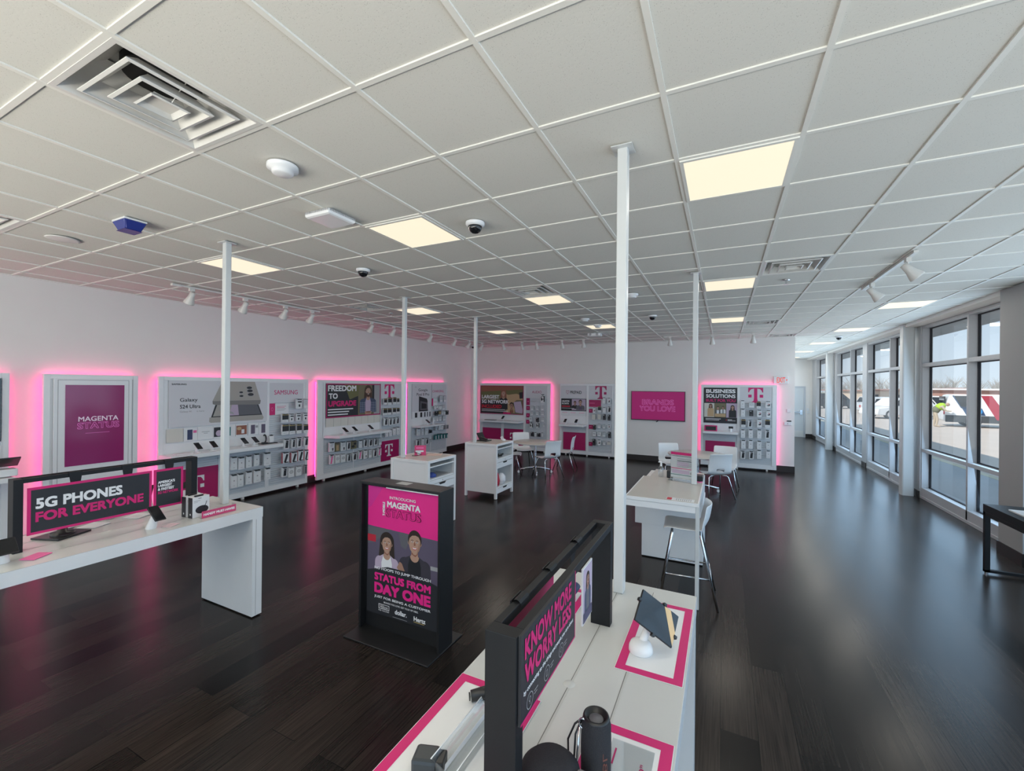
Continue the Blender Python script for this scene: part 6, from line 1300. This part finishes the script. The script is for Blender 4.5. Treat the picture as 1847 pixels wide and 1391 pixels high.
# ------------------------------------------------------------------ things on the nearest table
TZ = 0.9612
def near_items():
    UP = Fr((0, 0, TZ), (1, 0, 0), (0, 0, 1), (0, 1, 0))
    def matt(lab, u0, v0, u1, v1, t=.034):
        m = MB(); m.fbox(UP, u0, v0, u1, v1, -.0002, .0016, PCARD); m.border(UP, u0 + .002, v0 + .002, u1 - .002, v1 - .002, t, MAG, .0022)
        return tag(m.build('table_mat'), lab, 'mat', 'magenta bordered table mats')
    matt('magenta bordered white mat lying under the black tablet', -.375, 1.685, -.125, 2.30)
    matt('magenta bordered white mat with the price card and cylinder speaker', -.375, .80, -.125, 1.402)
    matt('magenta bordered white mat left of the black sign frame', -.884, .80, -.56, 1.39)
    m = MB(); m.fbox(UP, -.884, 1.90, -.63, 2.25, -.0002, .0016, PCARD); m.border(UP, -.882, 1.902, -.632, 2.248, .034, MAG, .0022)
    tag(m.build('table_mat'), 'magenta bordered mat glimpsed between the hanging photo sign and the frame', 'mat', 'magenta bordered table mats')
    # tablet on white puck
    t = thing('tablet_stand', 'black tablet with painted tan reflection tilted on a white puck', 'tablet', (-.30, 1.835, TZ))
    ex, ey, ez = Vector((.712, .355, -.606)), Vector((.124, .786, .606)), Vector((.691, -.507, .515)); c = Vector((-.244, 1.885, 1.092))
    MB().lathe((-.30, 1.84, TZ + .001), [(0, 0), (.046, 0), (.049, .005), (.047, .022), (.040, .038), (.024, .047), (0, .05)], PLASW, 30).build('puck', t)
    MB().cyl((-.30, 1.84, TZ + .03), c - ez * .024, .016, PLASW, 16).build('neck', t); MB().cyl(c - ez * .026, c - ez * .004, .024, BLKP, 18).build('mount_plate', t)
    m = MB(); m.obox(c, ex * .097, ey * .069, ez * .005, BLKP); tb = m.build('tablet', t, bevel=.004)
    P = lambda u, v, d=.0056: c + ex * u + ey * v + ez * d
    MB().poly([P(-.094, -.066), P(.094, -.066), P(.094, .066), P(-.094, .066)], SCREEN).build('screen', tb)
    MB().poly([P(.018, .066, .0062), P(.052, .066, .0062), P(.094, -.005, .0062), P(.094, -.062, .0062)], mat('painted_reflection', lin(225, 190, 140), .5)).build('painted_reflection', tb)  # reflection of a ceiling lamp, painted as a flat tan band
    for u, v in ((-.098, .02), (.02, .072), (.099, -.02), (.0, -.072)): MB().obox(P(u, v, .002), ex * .008, ey * .007, ez * .008, BLKP).build('clamp', t, bevel=.003)
    # cylinder speaker
    x, y = -.312, 1.185
    t = thing('cylinder_speaker', 'black cylindrical fabric speaker standing at the bottom edge with strap', 'speaker', (x, y, TZ))
    FAB = mat('speaker_fabric', (.020, .021, .026), .85, noise=.25, nscale=400, bump=.6)
    MB().lathe((x, y, TZ + .002), [(0, 0), (.034, 0), (.041, .02), (.042, .09), (.041, .155), (.036, .172), (.034, .176)], FAB, 32).build('body', t)
    MB().lathe((x, y, TZ + .174), [(.037, 0), (.035, .006), (.030, .006), (.026, -.006), (0, -.008)], BLKP, 32).build('end_ring', t)
    MB().lathe((x, y, TZ + .168), [(.02, .002), (.016, .005), (0, .006)], MIDG, 20).build('bass_cone', t)
    JR = mat('speaker_logo', (.16, .055, .04), .5)
    tm = MB(); vs, fs, a, b, c0, c1 = text_mesh('JBL')
    tm.add([(x + .0432 * math.cos(q), y + .0432 * math.sin(q), TZ + .035 + .07 * (px - a) / (b - a)) for px, py in vs for q in [math.radians(-30 - 26 * (1 - (py - c0) / (c1 - c0)))]], fs, JR); tm.build('lettering', t)
    m = MB(); m.tube([(x - .037, y - .012, TZ + .165), (x - .055, y - .02, TZ + .15), (x - .075, y - .02, TZ + .10), (x - .07, y - .03, TZ + .05), (x - .05, y - .04, TZ + .075), (x - .05, y - .03, TZ + .13), (x - .038, y - .014, TZ + .163)], .0028, BLKP, 8); m.build('strap', t)
    m = MB(); m.tube([(x - .03 + .012 * math.cos(k), y - .022, TZ + .16 + .014 * math.sin(k)) for k in [i * math.pi / 6 for i in range(12)]], .003, CHROME, 8, True); m.tube([(x - .04, y - .025, TZ + .15), (x - .043, y - .035, TZ + .08), (x - .043, y - .035, TZ + .0)], .003, CHROME, 8); m.build('carabiner', t)
    # round dark speaker with silver band
    t = thing('round_speaker', 'large round dark speaker with silver band at the bottom edge', 'speaker', (-.40, 1.10, TZ))
    MB().lathe((-.405, 1.075, TZ + .002), [(0, 0), (.05, 0), (.072, .02), (.080, .05), (.078, .08), (.06, .098), (.03, .104), (0, .105)], FAB, 36).build('body', t)
    SIL = mat('silver_band', (.56, .57, .58), .3, metal=.5)
    P = [Vector((-.328 + .012 * math.sin(k * .25), 1.02 + .016 * k, TZ + .1 * math.sin(math.pi * (k + 1.2) / 9.5))) for k in range(8)]
    m = MB(); V = []; 
    for p in P: V += [p + Vector((-.014, 0, 0)), p + Vector((.014, 0, 0)), p + Vector((.012, 0, -.012)), p + Vector((-.012, 0, -.012))]
    m.add(V, [(4 * i + j, 4 * i + (j + 1) % 4, 4 * i + 4 + (j + 1) % 4, 4 * i + 4 + j) for i in range(7) for j in range(4)] + [(3, 2, 1, 0), (28, 29, 30, 31)], SIL, True); m.build('band', t)
    # price cards
    t = thing('price_card', 'clear price card on the mat beside the cylinder speaker', 'price card', (-.23, 1.2, TZ))
    MB().fbox(UP, -.30, 1.12, -.175, 1.345, .0022, .0045, ACRYL).build('cover', t); m = MB(); m.fbox(UP, -.297, 1.123, -.178, 1.342, .0015, .002, PCARD)
    V = Fr(UP(-.19, 1.22, .006), (0, 1, 0), (0, 0, 1), (-1, 0, 0)); m.text(V, '"99', 0, 0, .05, .018, MAGD, -.001, .01); m.text(V, '99', .052, .009, .064, .018, MAGD, -.001, .01); m.rect(UP, -.285, 1.25, -.28, 1.31, MAGD, .005)
    m.build('card', t)
    tag(MB().box((-.20, 1.04, TZ + .002), (-.16, 1.16, TZ + .03), PLASW).build('white_adapter', bevel=.006), 'small white plug block low beside the cylinder speaker', 'plug')
    # left of the frame: box, cylinder, acrylic tray
    t = thing('camera_box', 'small black cube device on the mat at the bottom edge', 'device', (-.735, 1.0, TZ)); DV = mat('slate_plastic', (.035, .042, .048), .4)
    MB().obox((-.752, .995, TZ + .026), (.034, .012, 0), (-.010, .03, 0), (0, 0, .024), DV).build('body', t, bevel=.01); MB().obox((-.712, 1.01, TZ + .025), (.012, .004, 0), (-.008, .024, 0), (0, 0, .018), BLKP).build('back', t, bevel=.004); MB().cyl((-.715, .972, TZ + .018), (-.712, .964, TZ + .018), .008, PCARD, 12).build('label_spot', t)
    t = thing('earbud_case', 'small black rounded device beside the frame upright on the left mat', 'device', (-.68, 1.3, TZ)); MB().tube([(-.775, 1.275, TZ + .022), (-.735, 1.31, TZ + .026), (-.68, 1.35, TZ + .026)], [.018, .021, .02], BLKP, 18).build('body', t); MB().cyl((-.781, 1.27, TZ + .0215), (-.778, 1.2725, TZ + .0215), .013, SCREEN, 16).build('lens', t)
    t = thing('acrylic_holder', 'clear acrylic holder standing behind the frame upright on the left mat', 'holder', (-.63, 1.1, TZ))
    A, B = Vector((-.705, .98, TZ + .002)), Vector((-.70, 1.25, TZ + .002)); d = (B - A).normalized(); n = Vector((d.y, -d.x, 0)); h = Vector((0, 0, .085))
    m = MB(); m.prism([A, B, B + h * .6 - n * .02, A + h * .6 - n * .02], n * .003, ACRYL); m.prism([A, B, B + n * .05, A + n * .05], (0, 0, .003), ACRYL); m.prism([A + n * .05, B + n * .05, B + n * .05 + h * .3, A + n * .05 + h * .3], n * .003, ACRYL); m.prism([A, A + n * .05, A + n * .05 + h * .3, A - n * .02 + h * .6], d * .003, ACRYL); m.build('tray', t)
    m = MB(); m.tube([A - n * .02 + h * .6, B - n * .02 + h * .6], .0018, PLASW, 6); m.tube([A + n * .05 + h * .3, B + n * .05 + h * .3], .0018, PLASW, 6); m.build('rim', t)
    MB().prism([A + n * .006 + Vector((0, 0, .004)), B + n * .006 + Vector((0, 0, .004)), B + n * .004 + h * .22, A + n * .004 + h * .22], n * .0008, PCARD).build('insert_card', t)
    tag(MB().tube([(-.70, 2.10, TZ + .012), (-.685, 2.15, TZ + .05), (-.68, 2.17, TZ + .06)], [.012, .022, .02], NAVY, 14).build('blue_device'), 'small dark blue device seen past the hanging photo sign', 'device')
near_items()

# ------------------------------------------------------------------ things on the left table
def left_items():
    UP = Fr((0, 0, TZ), (1, 0, 0), (0, 0, 1), (0, 1, 0))
    def demo(lab, x, y, c, ex, ey, ez, w, h):
        t = thing('demo_phone', lab, 'phone', (x, y, TZ)); ex, ey, ez, c = [Vector(q) for q in (ex, ey, ez, c)]
        MB().cyl((x, y, TZ), c - ez * .006, .034, PLASW, 22, .022).build('stem', t)
        o = MB().obox(c, ex * w / 2, ey * h / 2, ez * .006, BLKP).build('phone', t, bevel=.004)
        P = lambda u, v: c + ex * u + ey * v + ez * .0066
        MB().poly([P(-w / 2 + .004, -h / 2 + .004), P(w / 2 - .004, -h / 2 + .004), P(w / 2 - .004, h / 2 - .004), P(-w / 2 + .004, h / 2 - .004)], SCREEN).build('screen', o)
        return t
    demo('black phone tilted on a white cone stand before the two signs', -3.86, 1.70, (-3.785, 1.70, 1.083), (-.186, .981, -.05), (-.718, -.101, .688), (.67, .164, .724), .078, .135)
    demo('dark tablet on round white stand at the left table edge', -3.90, .965, (-3.85, .955, 1.065), (-.05, .998, 0), (-.72, 0, .69), (.69, 0, .72), .12, .11)
    tag(MB().obox((-3.85, 1.095, TZ + .003), (.04, .02, 0), (-.03, .05, 0), (0, 0, .0025), PNK).build('pink_card', bevel=.001), 'flat pink card at the front of the left table', 'card')
    tag(MB().obox((-3.80, 1.80, TZ + .002), (.03, .015, 0), (-.02, .045, 0), (0, 0, .0015), mat('pale_pink', (.72, .56, .58), .5)).build('price_card'), 'pale pink card beside the tilted phone stand', 'card')
    t = thing('wireless_charger', 'black square base with round puck under the wide 5G sign', 'charger', (-4.23, 1.33, TZ))
    MB().obox((-4.23, 1.33, TZ + .006), (.10, .04, 0), (-.04, .10, 0), (0, 0, .006), BLKP).build('base', t, bevel=.003); MB().lathe((-4.22, 1.33, TZ + .012), [(.065, 0), (.06, .018), (.03, .02), (.024, .05), (0, .052)], BLKP, 26).build('puck', t)
    for x, y, lab in ((-4.40, 1.42, 'white stand foot behind the black square base'), (-4.42, 1.66, 'white stand foot behind the wide sign centre'), (-4.42, 1.93, 'white stand foot behind the small square sign')):
        t = thing('stand_foot', lab, 'stand', (x, y, TZ), 0, 'white stands behind the hanging signs')
        MB().cyl((x, y, TZ), (x - .02, y, TZ + .13), .034, PLASW, 20, .02).build('stem', t); MB().obox((x - .03, y, TZ + .16), (.02, 0, .05), (0, .04, 0), (.004, 0, -.002), BLKP).build('phone', t, bevel=.003)
        m = MB()
        for k in (-.006, .008): m.cyl((x + .033, y + k, TZ + .02), (x + .0345, y + k, TZ + .02), .003, DKG, 8)
        m.build('port', t)
    for y in (1.53, 1.80): tag(MB().obox((-4.30, y, TZ + .003), (.06, .03, 0), (-.03, .06, 0), (0, 0, .0025), PCARD).build('price_card', bevel=.001), 'flat white card on the left table %s' % ('behind the wide sign' if y < 1.6 else 'behind the small square sign'), 'card')
    # boxed chargers and shelf talker
    def carton(lab, x, y):
        t = thing('charger_box', lab, 'box', (x, y, TZ), 0, 'boxed wireless chargers'); d = Vector((-.10, 1, 0)).normalized(); n = Vector((1, .10, 0)).normalized()
        F = Fr((x, y, TZ), d, n); m = MB(); m.fbox(F, 0, 0, .135, .165, -.05, 0, PCARD); m.fbox(F, -.001, 0, .0, .165, -.05, 0, DKG); m.rect(F, .01, .132, .06, .136, PGREY, .001); m.rect(F, .01, .122, .04, .125, PGREY, .001); m.ell(F, .075, .058, .052, .032, DKG, .001, 24); m.tube([F(.09, .07, .003), F(.105, .1, .003), F(.112, .12, .003)], .002, DKG, 6)
        m.rect(F, .045, .150, .07, .154, DKG, .001); m.build('carton', t); G = Fr((x, y, TZ), -n, -d); g = MB(); g.ell(G, .022, .03, .006, .008, PCARD, .003); g.build('side_mark', t)
        MB().fbox(F, .03, .165, .095, .177, -.03, -.01, BLKP).build('hang_tab', t, bevel=.003)
    carton('white boxed charging pad nearer the small sign, partly hidden', -3.925, 1.965); carton('white boxed charging pad next to the pink strip sign', -3.84, 1.97)
    t = thing('strip_sign', 'clear stand with pink strip reading HANDY MUST-HAVES', 'sign', (-3.74, 2.08, TZ)); d = Vector((.0, 1, 0)); F = Fr((-3.775, 2.005, TZ), d, (1, 0, 0))
    m = MB(); m.fbox(F, 0, .0, .27, .056, 0, .003, mat('strip_pink', lin(200, 70, 115), .5)); m.text(F, 'HANDY MUST-HAVES', .012, .018, .258, .038, PWHITE, .0042, .04); m.build('strip', t)
    m = MB(); m.fbox(F, 0, 0, .27, .003, -.05, 0, ACRYL); m.fbox(F, .267, 0, .27, .06, -.05, 0, ACRYL); m.build('tray', t)
    t = thing('demo_tablet', 'dark phone on a white stand behind the boxed chargers', 'phone', (-4.20, 2.12, TZ)); MB().cyl((-4.24, 2.12, TZ), (-4.25, 2.12, TZ + .15), .03, PLASW, 18, .016).build('stem', t); MB().obox((-4.24, 2.12, TZ + .20), (.015, .06, .02), (-.02, 0, .02), (.004, 0, .004), BLKP).build('phone', t, bevel=.003)
    tag(MB().cyl((-4.2, 2.2, TZ), (-4.2, 2.2, TZ + .10), .05, MAGD, 18, .06).build('magenta_tub'), 'magenta tub beside the frame upright behind the boxes', 'tub')
left_items()
